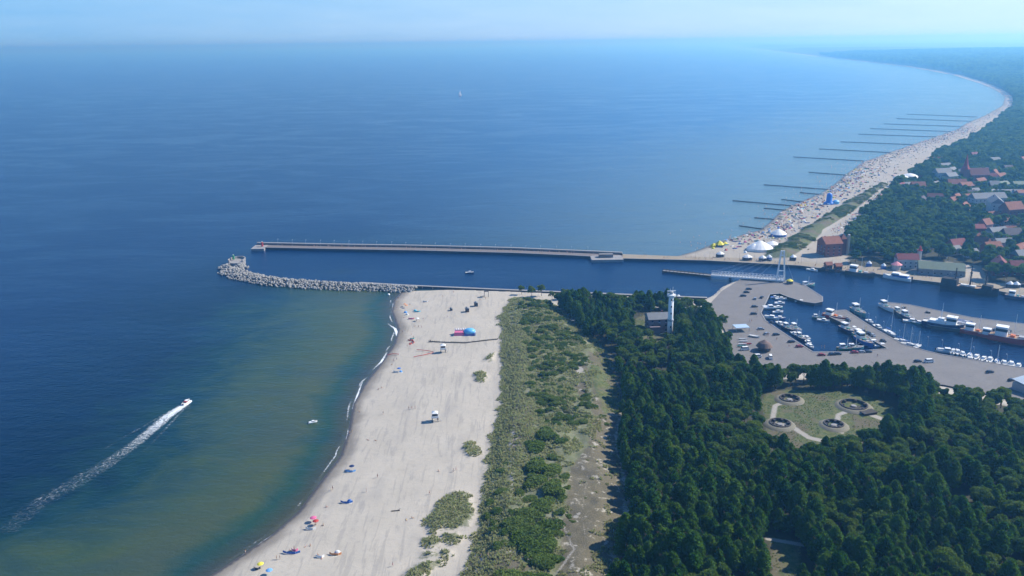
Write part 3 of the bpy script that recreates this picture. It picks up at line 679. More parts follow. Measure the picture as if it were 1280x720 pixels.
# ---------------------------------------------------------------- quays, piers, breakwater
def pave_mat(name, a, b, c):
    t = NT(name); n = t.noise(0.12, 4, .6); f = t.noise(2.5, 3, .6); s = t.noise(0.5, 4, .65)
    k = t.mix(n, a, b); k = t.mix(t.ma('MULTIPLY', t.step(s, .52, .7), .5), k, c); k = t.mix(t.ma('MULTIPLY', t.step(f, .55, .7), .25), k, tuple(v*.7 for v in a))
    t.set(Base_Color=k, Roughness=.88, Specular_IOR_Level=.25); return t.m
M_QUAY = pave_mat('harbour_paving', (.15, .14, .135), (.215, .20, .185), (.105, .10, .095))
M_PROM = pave_mat('promenade_paving', (.25, .21, .15), (.33, .28, .20), (.20, .16, .13))
M_PIERTOP = pave_mat('pier_paving', (.15, .13, .12), (.20, .175, .16), (.12, .10, .095))
M_CONC = paint('weathered_concrete', (.27, .26, .25), .9, .25, .5)
M_DARKW = paint('wet_dark_wall', (.045, .048, .05), .8, .4, .4)
M_ROCK = paint('boulder_stone', (.27, .262, .24), .9, .5, .35)
M_WOODD = paint('old_dark_timber', (.06, .052, .045), .9, .3, 2)
def slab(name, poly, z0, z1, top, side=M_DARKW, coping=True, label=None, cat='quay', closed=True, gaps=()):
    root = empty(name, label=label, cat=cat)
    MB().prism(poly, z0, z1, 0, 1).build('deck', [top, side], root)
    if coping:
        m = MB(); n = len(poly)
        for i in range(n if closed else n-1):
            if i in gaps: continue
            a, b = poly[i], poly[(i+1) % n]
            m.bar((*a, z1+.10), (*b, z1+.10), .7, .22)
        m.build('coping', M_CONC, root)
    return root
slab('harbour_quay', QUAY, -3, 2.0, M_QUAY, label='wide grey paved quay that wraps round the boat basin', closed=False, gaps=range(27, 40))
slab('harbour_pier', PIER2, -3, 2.0, M_QUAY, label='long earth-topped pier with red ships along its near side', closed=False)
slab('town_quay', E_QUAY, -3, 2.0, M_PROM, label='pale town quay promenade on the far side of the channel', closed=False, gaps=range(0, 11))
# long mole
r = empty('long_pier', label='long straight pier reaching out to sea on the far side of the channel', cat='pier')
lo = pts([(321, 309.2), (420, 311.2), (520, 313), (640, 316), (720, 319.5), (778, 322.5)], 2); hi = pts([(321, 305.5), (420, 307.5), (520, 309), (640, 312), (745, 316.5), (778, 318)], 2)
MB().prism(lo+hi[::-1], -3, 2.0, 0, 1).build('deck', [M_PIERTOP, M_DARKW], r)
m = MB()
hi2 = [(a, b+1.6) for a, b in hi]
for a, b in zip(hi2[:-1], hi2[1:]): m.bar((*a, 0.4), (*b, 0.4), 2.6, 6.4)
m.build('parapet', M_CONC, r)
m = MB()
for a, b in zip(hi[:-1], hi[1:]): m.bar((a[0], a[1]-1.2, 2.4), (b[0], b[1]-1.2, 2.4), .5, .9)
m.build('step', M_DARKW, r)
m = MB()
for a, b in zip(lo[:-1], lo[1:]): m.bar((*a, 2.1), (*b, 2.1), .8, .35)
m.build('coping', M_CONC, r)
x, y = at(323, 309, 2); MB().prism([(x-5, y-7), (x+7, y-7), (x+7, y+8), (x-5, y+8)], -3, 2.15).build('pier_head', M_CONC, r)
x, y = at(757, 321, 2)
MB().box(x-13, y-11, -3, x+14, y+4, 2.2, 0, None).box(x-6, y-4, 2.2, x+6, y+1, 5.0, 1).build('pier_widening', [M_CONC, M_QUAY], r)
def beacon(px, py, z, colr, label, h=8):
    x, y = at(px, py, z); t = empty('beacon', (x, y, z), label=label, cat='beacon')
    MB().lathe([(1.1, 0), (.8, h*.7), (1.2, h*.7), (1.2, h*.76)], 10).build('column', colr, t)
    MB().lathe([(.5, h*.76), (.5, h*.92), (.05, h)], 8).build('lantern', paint('lantern_glass', (.5, .5, .45), .2), t)
M_RED = paint('red_paint', (.42, .04, .03), .5); M_GREEN = paint('green_paint', (.03, .22, .09), .5); M_WHITE = paint('white_paint', (.78, .78, .76), .5, .06); M_BLUE = paint('blue_paint', (.03, .12, .40), .5)
M_BLACK = paint('black_rubber', (.02, .02, .022), .7); M_GREY = paint('grey_paint', (.35, .36, .37), .6); M_YEL = paint('yellow_cloth', (.72, .62, .06), .7); M_TEAL = paint('teal_paint', (.10, .30, .28), .5)
M_GLASS = paint('dark_window', (.025, .035, .05), .12, .2, 1, 0, .6)
beacon(328, 308, 2.1, M_RED, 'small red beacon at the seaward tip of the long pier', 5)
beacon(292, 324, 4.0, M_GREEN, 'small dark beacon on the round breakwater head', 4.5)
def sphere_rock(r, s):
    """an irregular boulder: a cube subdivided and pushed about"""
    bm = bmesh.new(); bmesh.ops.create_icosphere(bm, subdivisions=2, radius=1)
    ax = r.uniform(.75, 1.3, 3); nn = r.normal(size=(4, 3))
    for v in bm.verts:
        k = 1.0
        for q in nn: k -= .22*max(0, v.co.dot(Vector(q).normalized())-.45)*2
        v.co = Vector((v.co.x*ax[0], v.co.y*ax[1], v.co.z*ax[2]*.8))*k*s
    me = bpy.data.meshes.new('boulder'); bm.to_mesh(me); bm.free(); me.materials.append(M_ROCK); return me
# boulder breakwater
bw = empty('boulder_breakwater', label='curved breakwater of pale boulders ending in a square concrete head', cat='breakwater')
BL = resample(pts([(293, 338), (312, 345), (345, 351), (385, 354.5), (430, 357), (475, 359), (520, 361.5)]), 2.0)
rk = np.random.default_rng(4); rocks = [sphere_rock(rk, 1.0) for _ in range(7)]
m = MB(); L2 = BL
for a, b in zip(L2[:-1], L2[1:]):
    m.bar((a[0], a[1], -1.2), (b[0], b[1], -1.2), 11, 3.6)
m.build('core', M_DARKW, bw)
cwall = pts([(300, 335), (330, 342), (385, 349), (450, 353), (505, 356.3), (560, 358.8), (640, 362.3), (760, 367), (884, 372)], 1.5)
spots = []
for k, (a, b) in enumerate(BL):
    W = 15 if k < 10 else 15 - 6*max(0, (k-len(BL)*.6))/(len(BL)*.4)
    if k > 0: ta = Vector(BL[min(k+1, len(BL)-1)])-Vector(BL[k-1])
    else: ta = Vector(BL[1])-Vector(BL[0])
    ta.normalize(); nrm = Vector((ta.y, -ta.x))
    for j in range(20):
        q = rk.uniform(-W*.55, W*.72); hh = 2.6-1.9*(abs(q)/(W*.6))**1.4
        c = Vector((a, b))+nrm*(q+4)+ta*rk.uniform(-1.2, 1.2); spots.append((c.x, c.y, hh+rk.uniform(-.4, .5), rk.uniform(.5, 1.15)))
for i in range(120):
    a = rk.uniform(math.pi*.75, math.pi*2.1); q = rk.uniform(5, 11); x0, y0 = at(292, 335)
    spots.append((x0+q*math.cos(a)*1.1, y0+q*math.sin(a), 2.6-(q-5)*.4, rk.uniform(.9, 1.6)))
spots.sort(key=lambda s_: -s_[3]/s_[1]**.5)
for i, (x, y, z, s_) in enumerate(spots[:100]):
    o = bpy.data.objects.new('boulder', rocks[i % 7]); col.objects.link(o); o.parent = bw; o.location = (x, y, z); o.scale = (s_,)*3; o.rotation_euler = tuple(rk.uniform(0, 6.28, 3))
V = []; F = []; nb = 0
RV = []
for me in rocks:
    co = np.empty(len(me.vertices)*3); me.vertices.foreach_get('co', co); RV.append((co.reshape(-1, 3), np.array([p.vertices[:] for p in me.polygons])))
for i, (x, y, z, s_) in enumerate(spots[100:]):
    c, f = RV[i % 7]; E_ = np.array(Matrix.Rotation(rk.uniform(0, 6.28), 3, 'Z') @ Matrix.Rotation(rk.uniform(0, 6.28), 3, 'X'))
    V.append(c@E_.T*s_+np.array([x, y, z])); F.append(f+nb); nb += len(c)
o = mesh_np('boulder_mass', np.concatenate(V), np.concatenate(F), [M_ROCK]); o.parent = bw; tag(o, kind='stuff')
x, y = at(294, 328, 3)
hd = MB(); hd.prism([(x+6.8*math.cos(a), y+5+9*math.sin(a)) for a in [i*math.pi/8 for i in range(16)]], -2, 3.2)
hd.build('head_platform', M_CONC, bw)
hw = MB(); [hw.bar((x+6.6*math.cos(a), y+5+8.8*math.sin(a), 4.1), (x+6.6*math.cos(b), y+5+8.8*math.sin(b), 4.1), .9, 2.0) for a, b in [(-.5+i*.27, -.5+(i+1)*.27) for i in range(16)]]
hw.build('head_wall', M_CONC, bw)
m = MB(); n_ = MB()
wall = empty('channel_wall', label='low concrete wall along the near side of the channel', cat='wall')
for a, b in zip(cwall[3:-1], cwall[4:]):
    m.bar((*a, -.2), (*b, -.2), 2.2, 3.2); n_.bar((*a, 1.5), (*b, 1.5), 2.4, .25)
m.build('wall_face', M_DARKW, wall); n_.build('coping', M_CONC, wall)

# groynes
GR = [((992, 196), (1080, 201)), ((1024, 186), (1122, 191)), ((1051, 177), (1154, 181)), ((1073, 167.5), (1187, 171.5)), ((1088, 160.5), (1196, 164.5)), ((1105, 154.6), (1206, 158)),
      ((1121, 148), (1214, 151.5)), ((1134, 142.5), (1222, 146)), ((1011, 215), (1062, 219)), ((955, 230.7), (1040, 237)), ((1000, 240.5), (1032, 243.5)), ((916, 250.5), (996, 257.5)),
      ((977, 249), (1006, 252.5)), ((955, 260), (986, 263)), ((943, 272), (968, 274)), ((924, 282), (956, 286.5))]
ORD = ['first', 'second', 'third', 'fourth', 'fifth', 'sixth', 'seventh', 'eighth', 'ninth', 'tenth', 'eleventh', 'twelfth', 'thirteenth', 'fourteenth', 'fifteenth', 'sixteenth']
GR.sort(key=lambda g: -(g[0][1]+g[1][1]))
for i, (a, b) in enumerate(GR):
    A, B = at(*a, .5), at(*b, .5); A = Vector(A); B = Vector(B); L = (B-A).length; n = int(min(L/1.2, 120)); m = MB()
    for k in range(n):
        q = A.lerp(B, k/n); m.cyl(q.x+rng.uniform(-.1, .1), q.y, -3, 1.0+rng.uniform(-.2, .3), .32, None, 6)
    m.bar((A.x, A.y, .3), (B.x, B.y, .3), .5, .7)
    m.build('timber_groyne', M_WOODD, label='dark timber groyne, %s up the far beach counted from the long pier' % ORD[i], cat='groyne', group='groynes along the far beach')

# ---------------------------------------------------------------- buildings
M_BRICK = paint('red_brick', (.24, .085, .06), .9, .25, .8); M_BRICK2 = paint('dark_brick', (.15, .06, .05), .9, .25, .8); M_TILE = paint('orange_tiles', (.22, .082, .05), .85, .35, .4)
M_TILE2 = paint('crimson_tiles', (.18, .045, .045), .85, .35, .4); M_CREAM = paint('cream_render', (.44, .39, .28), .85, .1, .5); M_PLAST = paint('pale_render', (.44, .43, .41), .85, .1, .5)
M_SLATE = paint('grey_roof', (.17, .18, .19), .8, .25, .5); M_GRN = paint('moss_green_roof', (.15, .19, .13), .8, .2, .4); M_PINK = paint('pink_render', (.40, .26, .25), .9, .2, .4); M_DKR = paint('dark_roof', (.06, .05, .06), .8, .3, .5)
def house(cx, cy, L, W, H, rh, rz, wall, roof, label, z=2.0, cat='house', rows=None, chim=1, hip=False, flat=False, name='town_house', group=None):
    t = empty(name, (cx, cy, z), rz, label, cat, group)
    TOWN_OPEN.append((cx, cy, max(L, W)*.52+2.5))
    MB().box(-L/2, -W/2, -1.5, L/2, W/2, H).build('wall', wall, t)
    e = .5; m = MB()
    if flat: m.box(-L/2-.2, -W/2-.2, H, L/2+.2, W/2+.2, H+.6)
    else:
        ix = W*.5 if hip else 0
        v = [(-L/2-e, -W/2-e, H), (L/2+e, -W/2-e, H), (L/2+e, W/2+e, H), (-L/2-e, W/2+e, H), (-L/2-e+ix, 0, H+rh), (L/2+e-ix, 0, H+rh)]
        m.add(v, [(3, 2, 1, 0), (0, 1, 5, 4), (2, 3, 4, 5), (1, 2, 5), (3, 0, 4)])
    rf = m.build('roof', roof, t)
    for k in range(chim):
        MB().box(-.5, -.5, 0, .5, .5, 1.8).build('chimney', M_BRICK2, rf).location = (L*(.25-.5*k), W*.15, H+(rh*.6 if not flat else .5))
    rows = rows or max(1, int(H/3)); nx = max(2, int(L/4)); ny = max(1, int(W/5))
    wm = MB().box(-.55, -.06, 0, .55, .06, 1.4, 0); sm = MB().box(-.65, -.14, -.14, .65, .14, 0)
    w0 = None
    spots_ = [(L*((i+.5)/nx-.5), -W/2, 0, 1.0+r_*3) for r_ in range(rows) for i in range(nx)]+[(sx*L/2, W*((i+.5)/ny-.5), math.pi/2, 1.0+r_*3) for r_ in range(rows) for i in range(ny) for sx in (-1, 1)]
    for k, (x, y, a, zz) in enumerate(spots_[:60]):
        if w0 is None:
            w0 = wm.build('window', M_GLASS, t); s0 = sm.build('sill', M_WHITE, w0); w = w0
        else:
            w = w0.copy(); col.objects.link(w); s1 = s0.copy(); col.objects.link(s1); s1.parent = w; w.parent = t
        w.location = (x, y, zz); w.rotation_euler = (0, 0, a)
    return t
def tz(px, py): x, y, z = ground(px, py, height_e, 3); return x, y, z
# brick house with tower by the plaza
x, y, z = tz(1036, 318)
t = house(x, y, 15, 15, 11, 5, .15, M_BRICK, M_TILE, 'large red brick house with orange roofs beside the beach plaza', z, chim=2, name='brick_house')
MB().box(9, -3, -1, 14, 3, 13.5).build('side_wing', M_BRICK2, t); MB().box(13.8, -5, -1, 15.6, -2.8, 17.5).build('chimney_stack', M_CREAM, t)
MB().lathe([(.2, 0), (3.8, 0), (.1, 4)], 4, 0, Matrix.Translation((11.5, 0, 13.5)) @ Matrix.Rotation(math.pi/4, 4, 'Z')).build('wing_roof', M_TILE, t)
TOWN_OPEN += [(x, y-10, 16), (x+10, y-4, 14), (x-2, y-22, 11)]
# harbour lighthouse
x, y, z = tz(1132, 334)
t = house(x, y, 16, 9, 7.5, 4, -.12, M_PLAST, M_TILE2, 'pale lighthouse keeper house with crimson roof on the town quay', z, name='keepers_house', cat='house')
TOWN_OPEN += [(x, y-12, 12), (x+10, y-5, 9)]
x, y, z = tz(1147.5, 332)
t = empty('lighthouse', (x, y, z), label='slim pale octagonal lighthouse tower beside the crimson roof', cat='lighthouse')
MB().lathe([(2.0, 0), (1.7, 12.5)], 8).build('tower', M_PLAST, t); MB().lathe([(2.2, 12.5), (2.2, 13.1)], 8).build('gallery', M_RED, t); MB().lathe([(1.1, 13.1), (1.1, 15), (.1, 16.8)], 8).build('lantern_room', M_RED, t)
x, y, z = tz(1120, 338); MBt = empty('corner_pavilion', (x, y, z), label='small round pavilion with pink conical roof beside the lighthouse', cat='pavilion'); TOWN_OPEN.append((x, y, 8))
MB().lathe([(3.4, 0), (3.4, 5)], 10).build('wall', M_PLAST, MBt); MB().lathe([(4.4, 5), (.1, 7.6)], 10).build('roof', paint('pink_roof', (.65, .25, .28), .8), MBt)
# long green roof hall
x0, y0 = at(1152, 343, 2); x1, y1 = at(1209, 347, 2)
t = house((x0+x1)/2, (y0+y1)/2+7, math.hypot(x1-x0, y1-y0), 15, 5.0, 4.5, math.atan2(y1-y0, x1-x0), M_SLATE, M_GRN, 'long low hall with moss green roof behind the quay', 2, chim=0, name='quay_hall', cat='hall')
MB().box(math.hypot(x1-x0, y1-y0)/2+.4, -7.2, 0, math.hypot(x1-x0, y1-y0)/2+1.0, 7.2, 8.4, 0, None, 0, 5.0).build('gable_wall', M_CREAM, t)
TOWN_OPEN += [((x0+x1)/2+q, (y0+y1)/2, 16) for q in (-15, 0, 15)]
# dark brick blocks right
for px, py, L, W, H, rh, rz, wl, rf, lb in [
    (1248, 342, 22, 13, 9, 6, 1.15, M_BRICK2, M_TILE2, 'big dark brick granary with steep crimson roof at the end of the quay'),
    (1270, 343, 15, 10, 8, 5, -.1, M_BRICK2, M_TILE2, 'dark brick house with crimson roof at the right edge of the quay'),
    (1238, 318, 18, 11, 8, 5, .2, M_BRICK, M_TILE, 'brick house with bright orange roof behind the granary'),
    (1226, 312, 14, 10, 8, 5, -.9, M_CREAM, M_TILE, 'cream house with orange roof left of the orange-roofed brick house'),
    (1262, 304, 20, 13, 10, 6, .1, M_BRICK2, M_DKR, 'dark brick house with a dark hipped roof in the town'),
    (1214, 322, 10, 9, 6, 3, .3, M_PLAST, M_SLATE, 'small pale house with grey roof behind the long hall'),
    (1192, 318, 12, 8, 6, 3, .4, M_CREAM, M_SLATE, 'low cream house with slate roof among the town trees'),
    (1262, 278, 24, 16, 16, 8, .25, M_BRICK, M_TILE, 'large brick block with broad orange roof in the town'),
    (1242, 272, 34, 15, 19, 6, 1.2, M_PLAST, M_SLATE, 'tall pale apartment block with grey pitched roof'),
    (1232, 262, 46, 15, 15, 6, .1, M_PLAST, M_SLATE, 'long apartment block with wide blue-grey roof'),
    (1230, 290, 13, 11, 9, 6, .5, M_PINK, M_TILE, 'small pink house with orange mansard roof'),
    (1275, 330, 16, 12, 9, 5, .2, M_BRICK, M_SLATE, 'brick house with grey roof near the right edge'),
    (1296, 320, 18, 12, 9, 5, .2, M_PLAST, M_TILE, 'pale house with orange roof beyond the right edge'),
    (1186, 234, 20, 12, 16, 5, .4, M_CREAM, M_SLATE, 'tall cream house among the trees of the resort'),
    (1176, 230, 26, 13, 17, 6, .2, M_PLAST, M_SLATE, 'pale grey villa left of the tall cream house'),
    (1194, 240, 26, 12, 12, 6, -.1, M_CREAM, M_TILE, 'cream house with salmon roof right of the tall cream house'),
    (1205, 243, 20, 12, 12, 5, .3, M_CREAM, M_TILE, 'low house with orange roof below the church'),
    (1216, 246, 16, 10, 8, 4, .3, M_PLAST, M_SLATE, 'white cottage right of the low orange-roofed house'),
    (1169, 236, 16, 10, 7, 4, .6, M_PLAST, M_SLATE, 'white cottage left of the pale grey villa'),
    (1258, 246, 30, 10, 7, 3, .0, M_PLAST, M_SLATE, 'long white row house among trees right of the church'),
    (1276, 238, 30, 10, 9, 4, .1, M_PLAST, M_GRN, 'long pale house near the right edge beyond the apartment block'),
    (1238, 246, 12, 9, 7, 3, .5, M_PLAST, M_SLATE, 'small white house between the trees right of the cottages'),
    (1252, 238, 18, 12, 9, 4, .4, M_CREAM, M_GRN, 'cream house with green roof in the upper town'),
    (1275, 250, 20, 12, 10, 4, -.2, M_PLAST, M_SLATE, 'pale house above the tall apartment block'),
    (1168, 268, 9, 6, 5, 0, .2, M_WHITE, M_WHITE, 'small white flat-roofed kiosk lost in the park trees'),
    (1230, 247, 10, 8, 6, 3, .2, M_PLAST, M_WHITE, 'tiny white-roofed house in the middle of the park')]:
    x, y, z = tz(px, py); L *= .78; W *= .82; H *= .88; house(x, y, L, W, H, max(rh*.85, .5), rz, wl, rf, lb, z, flat=(rh == 0), chim=0 if rh < 4 else 1)
    TOWN_OPEN.append((x, y-7-H*.5, 5))
# many smaller houses packed between the trees
HC = [('pale', M_PLAST), ('cream', M_CREAM), ('red brick', M_BRICK), ('pink', M_PINK)]; RC = [('orange', M_TILE), ('crimson', M_TILE2), ('grey', M_SLATE), ('dark', M_DKR)]
hr = np.random.default_rng(99)
for k in range(115):
    if k < 70: px, py = hr.uniform(1188, 1300), hr.uniform(250, 335)
    else: px, py = hr.uniform(1120, 1300), hr.uniform(202, 262)
    if px < 1200 and 262 < py < 310: continue
    x, y, z = tz(px, py)
    if min([math.hypot(x-a, y-b)-rr for a, b, rr in TOWN_OPEN]) < 4.5 or sdf(np.array([[x, y]]), E_TREES)[0] < 10: continue
    w_, r_ = int(hr.integers(4)), int(hr.choice([0, 0, 1, 2, 2, 3])); far_ = py < 262
    ar = 'in the upper town near the church' if far_ else 'in the lower town behind the quay'
    house(x, y, hr.uniform(9, 17), hr.uniform(7, 10), hr.uniform(5, 9)+(2 if far_ else 0), hr.uniform(3, 5), hr.uniform(-.6, .9), HC[w_][1], RC[r_][1], 'small %s house with %s roof among trees %s' % (HC[w_][0], RC[r_][0], ar), z, chim=1, group='%s houses with %s roofs %s' % (HC[w_][0], RC[r_][0], ar))
# church
x, y, z = tz(1212, 231)
t = house(x+8, y, 24, 13, 13, 8, .05, M_BRICK, M_BRICK2, 'brick church with long dark nave and pointed red spire', z, cat='church', name='brick_church', chim=0)
MB().box(-20, -4, -1, -12.5, 4, 20).build('tower', M_BRICK, t); MB().lathe([(5.2, 20), (2.8, 25), (.2, 38)], 8, 0, Matrix.Translation((-16.2, 0, 0))).build('spire', paint('red_spire', (.33, .05, .04), .8), t)
TOWN_OPEN += [(x+6, y-16, 12), (x-8, y-10, 8)]
# two white round-roofed halls by the far beach
for px, py, lb in [(1126, 227, 'white domed beach hall on the left of a pair behind the far beach'), (1137, 225, 'white domed beach hall on the right of a pair behind the far beach')]:
    x, y, z = tz(px, py); t = empty('domed_hall', (x, y, z), label=lb, cat='hall'); TOWN_OPEN += [(x, y, 20), (x, y-24, 14)]
    MB().lathe([(9, 0), (9, 4.5)], 16).build('wall', M_PLAST, t); MB().lathe([(10, 4.5), (8, 6.5), (4, 8), (.2, 8.8)], 16).build('roof', M_WHITE, t)
TOWN_OPEN += [(*tz(px, py)[:2], rr) for px, py, rr in [(1075, 325, 10), (1090, 328, 12), (1100, 330, 10), (1180, 312, 9), (1195, 305, 9), (1190, 330, 9), (1204, 300, 8), (1215, 300, 7), (1218, 345, 6), (1234, 300, 12), (1255, 292, 18), (1250, 312, 9), (1196, 325, 8), (1162, 322, 7), (1170, 318, 7)]]

# ---- trees of the resort and the woods behind the far beach
def town_test(P):
    k = sdf(P, E_TREES) > 2; k |= (P[:, 1] > 2000) & (sdf(P, E_LAND) > 0) & (seg_dist(P, E_SHORE, False) > 40) & (seg_dist(P, E_BACK[9:], False)*1 > 3)
    k &= (sdf(P, E_LAND) > 8) & (sdf(P, E_QUAY) < -3) & (sdf(P, E_PROM) < -3)
    for a, b, rr in TOWN_OPEN: k &= np.hypot(P[:, 0]-a, P[:, 1]-b) > rr
    return k
def east_wood(y0, y1, step, seed):
    return poisson(lambda P: (P[:, 0] < P[:, 1]*.70+60) & town_test(P), 230, .75*y1+60, y0, y1, step, seed)
A = east_wood(600, 1250, 7.0, 21); A = A[vnoise(A[:, 0], A[:, 1], 30, 77) > .13]
dens = vnoise(A[:, 0], A[:, 1], 60, 51); tp = np.array([in_view(a, b, 4) for a, b in A])
town_box = (tp[:, 0] > 1195) & (tp[:, 1] > 235)
A = A[~(town_box & (rng.uniform(0, 1, len(A)) < .10))]
zA = height_e(A); XA, YA = pix(A, zA+8); visA = (XA > 0) & (XA < 1290)
T_L = 'leafy park tree behind the town quay and beach'; T_G = 'park trees of the resort'
tt = [broadleaf(11, 4.6, 1100, 90, M_TOWN, .95, 9, T_L, T_G), broadleaf(13, 5.2, 1300, 91, M_TOWN, 1.0, 10, T_L, T_G), broadleaf(9, 4.0, 900, 92, M_TOWN, .9, 8, T_L, T_G), broadleaf(14, 4.4, 1200, 93, M_TOWN, 1.0, 9, T_L, T_G)]
src_t = [join_np(q) for q in tt]
o_ = np.argsort(np.where(visA, A[:, 1], 1e9)); near = o_[:180]; rest = o_[180:]
for i in near: place(tt[rng.integers(4)], used, A[i, 0], A[i, 1], zA[i]-.2, rng.uniform(0, 6.28), rng.uniform(.75, 1.15))
scatter('park_wood', np.column_stack([A[rest], zA[rest]-.2]), src_t, rng.uniform(.8, 1.2, len(rest)), 31)
B_ = east_wood(1250, 2400, 9.5, 22); zB = height_e(B_)
far_t = [join_np(broadleaf(12, 5.6, 420, 94+k, M_TOWN, 1.7, 9)) for k in range(3)]
for o in [o for o in col.objects if o.name.startswith('broadleaf_tree') and o.type == 'EMPTY' and not o.get('label')]:
    for c in list(o.children): bpy.data.objects.remove(c)
    bpy.data.objects.remove(o)
scatter('coast_wood', np.column_stack([B_, zB-.2]), far_t, rng.uniform(.85, 1.3, len(B_)), 32)
C_ = np.concatenate([east_wood(2400, 4200, 17, 23), east_wood(4200, 9000, 34, 24)]); zC = height_e(C_)
scatter('distant_wood', np.column_stack([C_, zC-.2]), far_t, np.where(C_[:, 1] < 4200, 1.7, 3.0)*rng.uniform(.8, 1.2, len(C_)), 33)
# dune strip shrubs
Q = poisson(lambda P: (sdf(P, E_STRIP) > 1) & (P[:, 1] < 1500), 180, 600, 700, 1500, 3.4, 25)
Q = Q[vnoise(Q[:, 0], Q[:, 1], 16, 61) > .36]
scatter('beach_scrub', np.column_stack([Q, height_e(Q)-.2]), [join_np(q) for q in (sh[1], sh[3])], rng.uniform(.6, 1.1, len(Q)), 34)
print('woods', len(A), len(B_), len(C_), len(Q))
# ---------------------------------------------------------------- footbridge, tower, bunkers, hut
def yard(px, py, z=2.0): return at(px, py, z)
# swing bridge, turned open along the quay
b0 = Vector((*yard(970, 351.5), 0)); b1 = Vector((*yard(889, 342.5, 4), 0)); d = b1-b0; Lb = d.length
t = empty('swing_footbridge', (b0.x, b0.y, 2.0), math.atan2(d.y, d.x), 'white cable-stayed swing footbridge with tall twin-legged pylon, parked open', 'bridge')
m = MB(); m.box(-6, -2.4, .9, Lb, 2.4, 1.5); m.build('deck', M_GREY, t)
for s_ in (-1, 1):
    m = MB()
    for k in range(int(Lb/2.6)+1): m.box(-6+k*2.6, s_*2.3-.1, 1.5, -5.75+k*2.6, s_*2.3+.1, 4.2); m.bar((-6+k*2.6, s_*2.3, 1.5), (-3.4+k*2.6, s_*2.3, 4.1), .14)
    for zz in (1.9, 2.6, 4.1): m.box(-6, s_*2.3-.05, zz, Lb, s_*2.3+.05, zz+.14)
    m.box(-6, s_*2.5-.1, .75, Lb, s_*2.5+.1, 1.75)
    m.build('railing', M_WHITE, t)
m = MB()
for k in range(int(Lb/2.2)): m.box(-5+k*2.2, -2.25, 1.53, -4.2+k*2.2, 2.25, 1.56)
m.build('deck_planks', M_WHITE, t)
pyl = MB()
for s_ in (-1, 1):
    pyl.bar((-3.2+s_*3.0, s_*1.2, 0), (-3.2+s_*.95, s_*.5, 24.5), .95, .95)
for zz, w in ((8.5, 2.3), (20.5, 1.25), (24, 1.0)): pyl.bar((-3.2-w, -w*.4, zz), (-3.2+w, w*.4, zz), .6, .6)
p_ = pyl.build('pylon', M_WHITE, t)
for s_ in (-1, 1):
    for q in (.98, .8, .62, .44, .26):
        MB().bar((-3.2, s_*.4, 24-(1-q)*5), (Lb*q, s_*2.4, 3.4), .05).build('stay_cable', M_WHITE, t)
MB().bar((-3.2, 0, 24), (-13, 0, .4), .07).build('back_stay', M_WHITE, t)
MB().lathe([(3.6, -1.0), (3.6, .9)], 20).build('turntable', M_CONC, t)
x, y = yard(913, 347.5, 0)
MB().cyl(x, y, -3, 2.8, 1.3).build('bridge_rest', M_DARKW, label='dark concrete pillar under the free end of the footbridge', cat='pillar')
# fender jetty
A, B = Vector((*at(829, 338.5, 1), 1)), Vector((*at(889, 344.5, 1), 1))
t = empty('fender_jetty', label='narrow dark timber jetty in the channel at the bridge end', cat='jetty')
dd = (B-A).normalized(); nn = Vector((-dd.y, dd.x, 0))
for s_ in (-1, 1):
    MB().bar(A+nn*s_*2.2, B+nn*s_*2.2, .9, 1.1).build('beam', M_WOODD, t)
m = MB()
for k in range(int((B-A).length/3)):
    q = A+dd*k*3
    for s_ in (-1, 1): m.cyl(q.x+nn.x*s_*2.6, q.y+nn.y*s_*2.6, -3, 2.2, .3)
m.build('pile', M_WOODD, t, kind=None)
MB().bar(A+Vector((0, 0, .2)), B+Vector((0, 0, .2)), 2.0, .25).build('walkway', M_CONC, t)
# radio tower
x, y, z = ground(837, 423)
t = empty('radar_tower', (x, y, z), label='tall round white radar tower rising out of the pine wood', cat='tower')
HT = 28.5
MB().lathe([(1.75, 0), (1.6, HT*.45), (1.5, HT)], 20).build('shaft', M_WHITE, t, smooth=True)
MB().lathe([(1.9, HT*.40), (2.0, HT*.42), (1.9, HT*.44)], 20).build('band', M_GREY, t)
MB().lathe([(2.5, HT-1.6), (2.6, HT-.6), (2.2, HT-.4)], 16).build('gallery', M_WHITE, t)
m = MB()
for k in range(12):
    a = k*math.pi/6; m.box(2.5*math.cos(a)-.06, 2.5*math.sin(a)-.06, HT-.5, 2.5*math.cos(a)+.06, 2.5*math.sin(a)+.06, HT+.7)
m.build('handrail', M_WHITE, t)
MB().lathe([(1.2, HT-.4), (1.2, HT+1.2), (.3, HT+1.8)], 12).build('cap', M_GREY, t)
MB().bar((-2.6, 0, HT+1.6), (2.6, .4, HT+1.7), .45, .5).build('radar_bar', M_WHITE, t)
MB().cyl(.8, .3, HT, HT+4.2, .09).cyl(-.9, -.3, HT, HT+3.2, .08).build('antenna', M_WHITE, t)
MB().bar((1.4, 0, HT-1), (4.3, 0, HT-.8), .25).lathe([(.9, 0), (.5, .4)], 10, 0, Matrix.Translation((4.2, 0, HT-1.2))).build('dish', M_WHITE, t)
m = MB()
for k in range(6): m.box(-.35, -1.78, 3+k*4.3, .35, -1.5, 4.1+k*4.3)
m.build('window_slot', M_GLASS, t)
# grey-brown station building
x, y, z = ground(822, 415)
t = house(x, y+3, 13, 10, 9, 3, .1, paint('mauve_brick', (.20, .15, .155), .9, .2, .5), M_SLATE, 'grey-brown brick station building beside the white tower', z, chim=1, name='station_building')
MB().box(-6.6, -8, 0, 0, -5.1, 5).build('porch', paint('mauve_brick', 0), t)
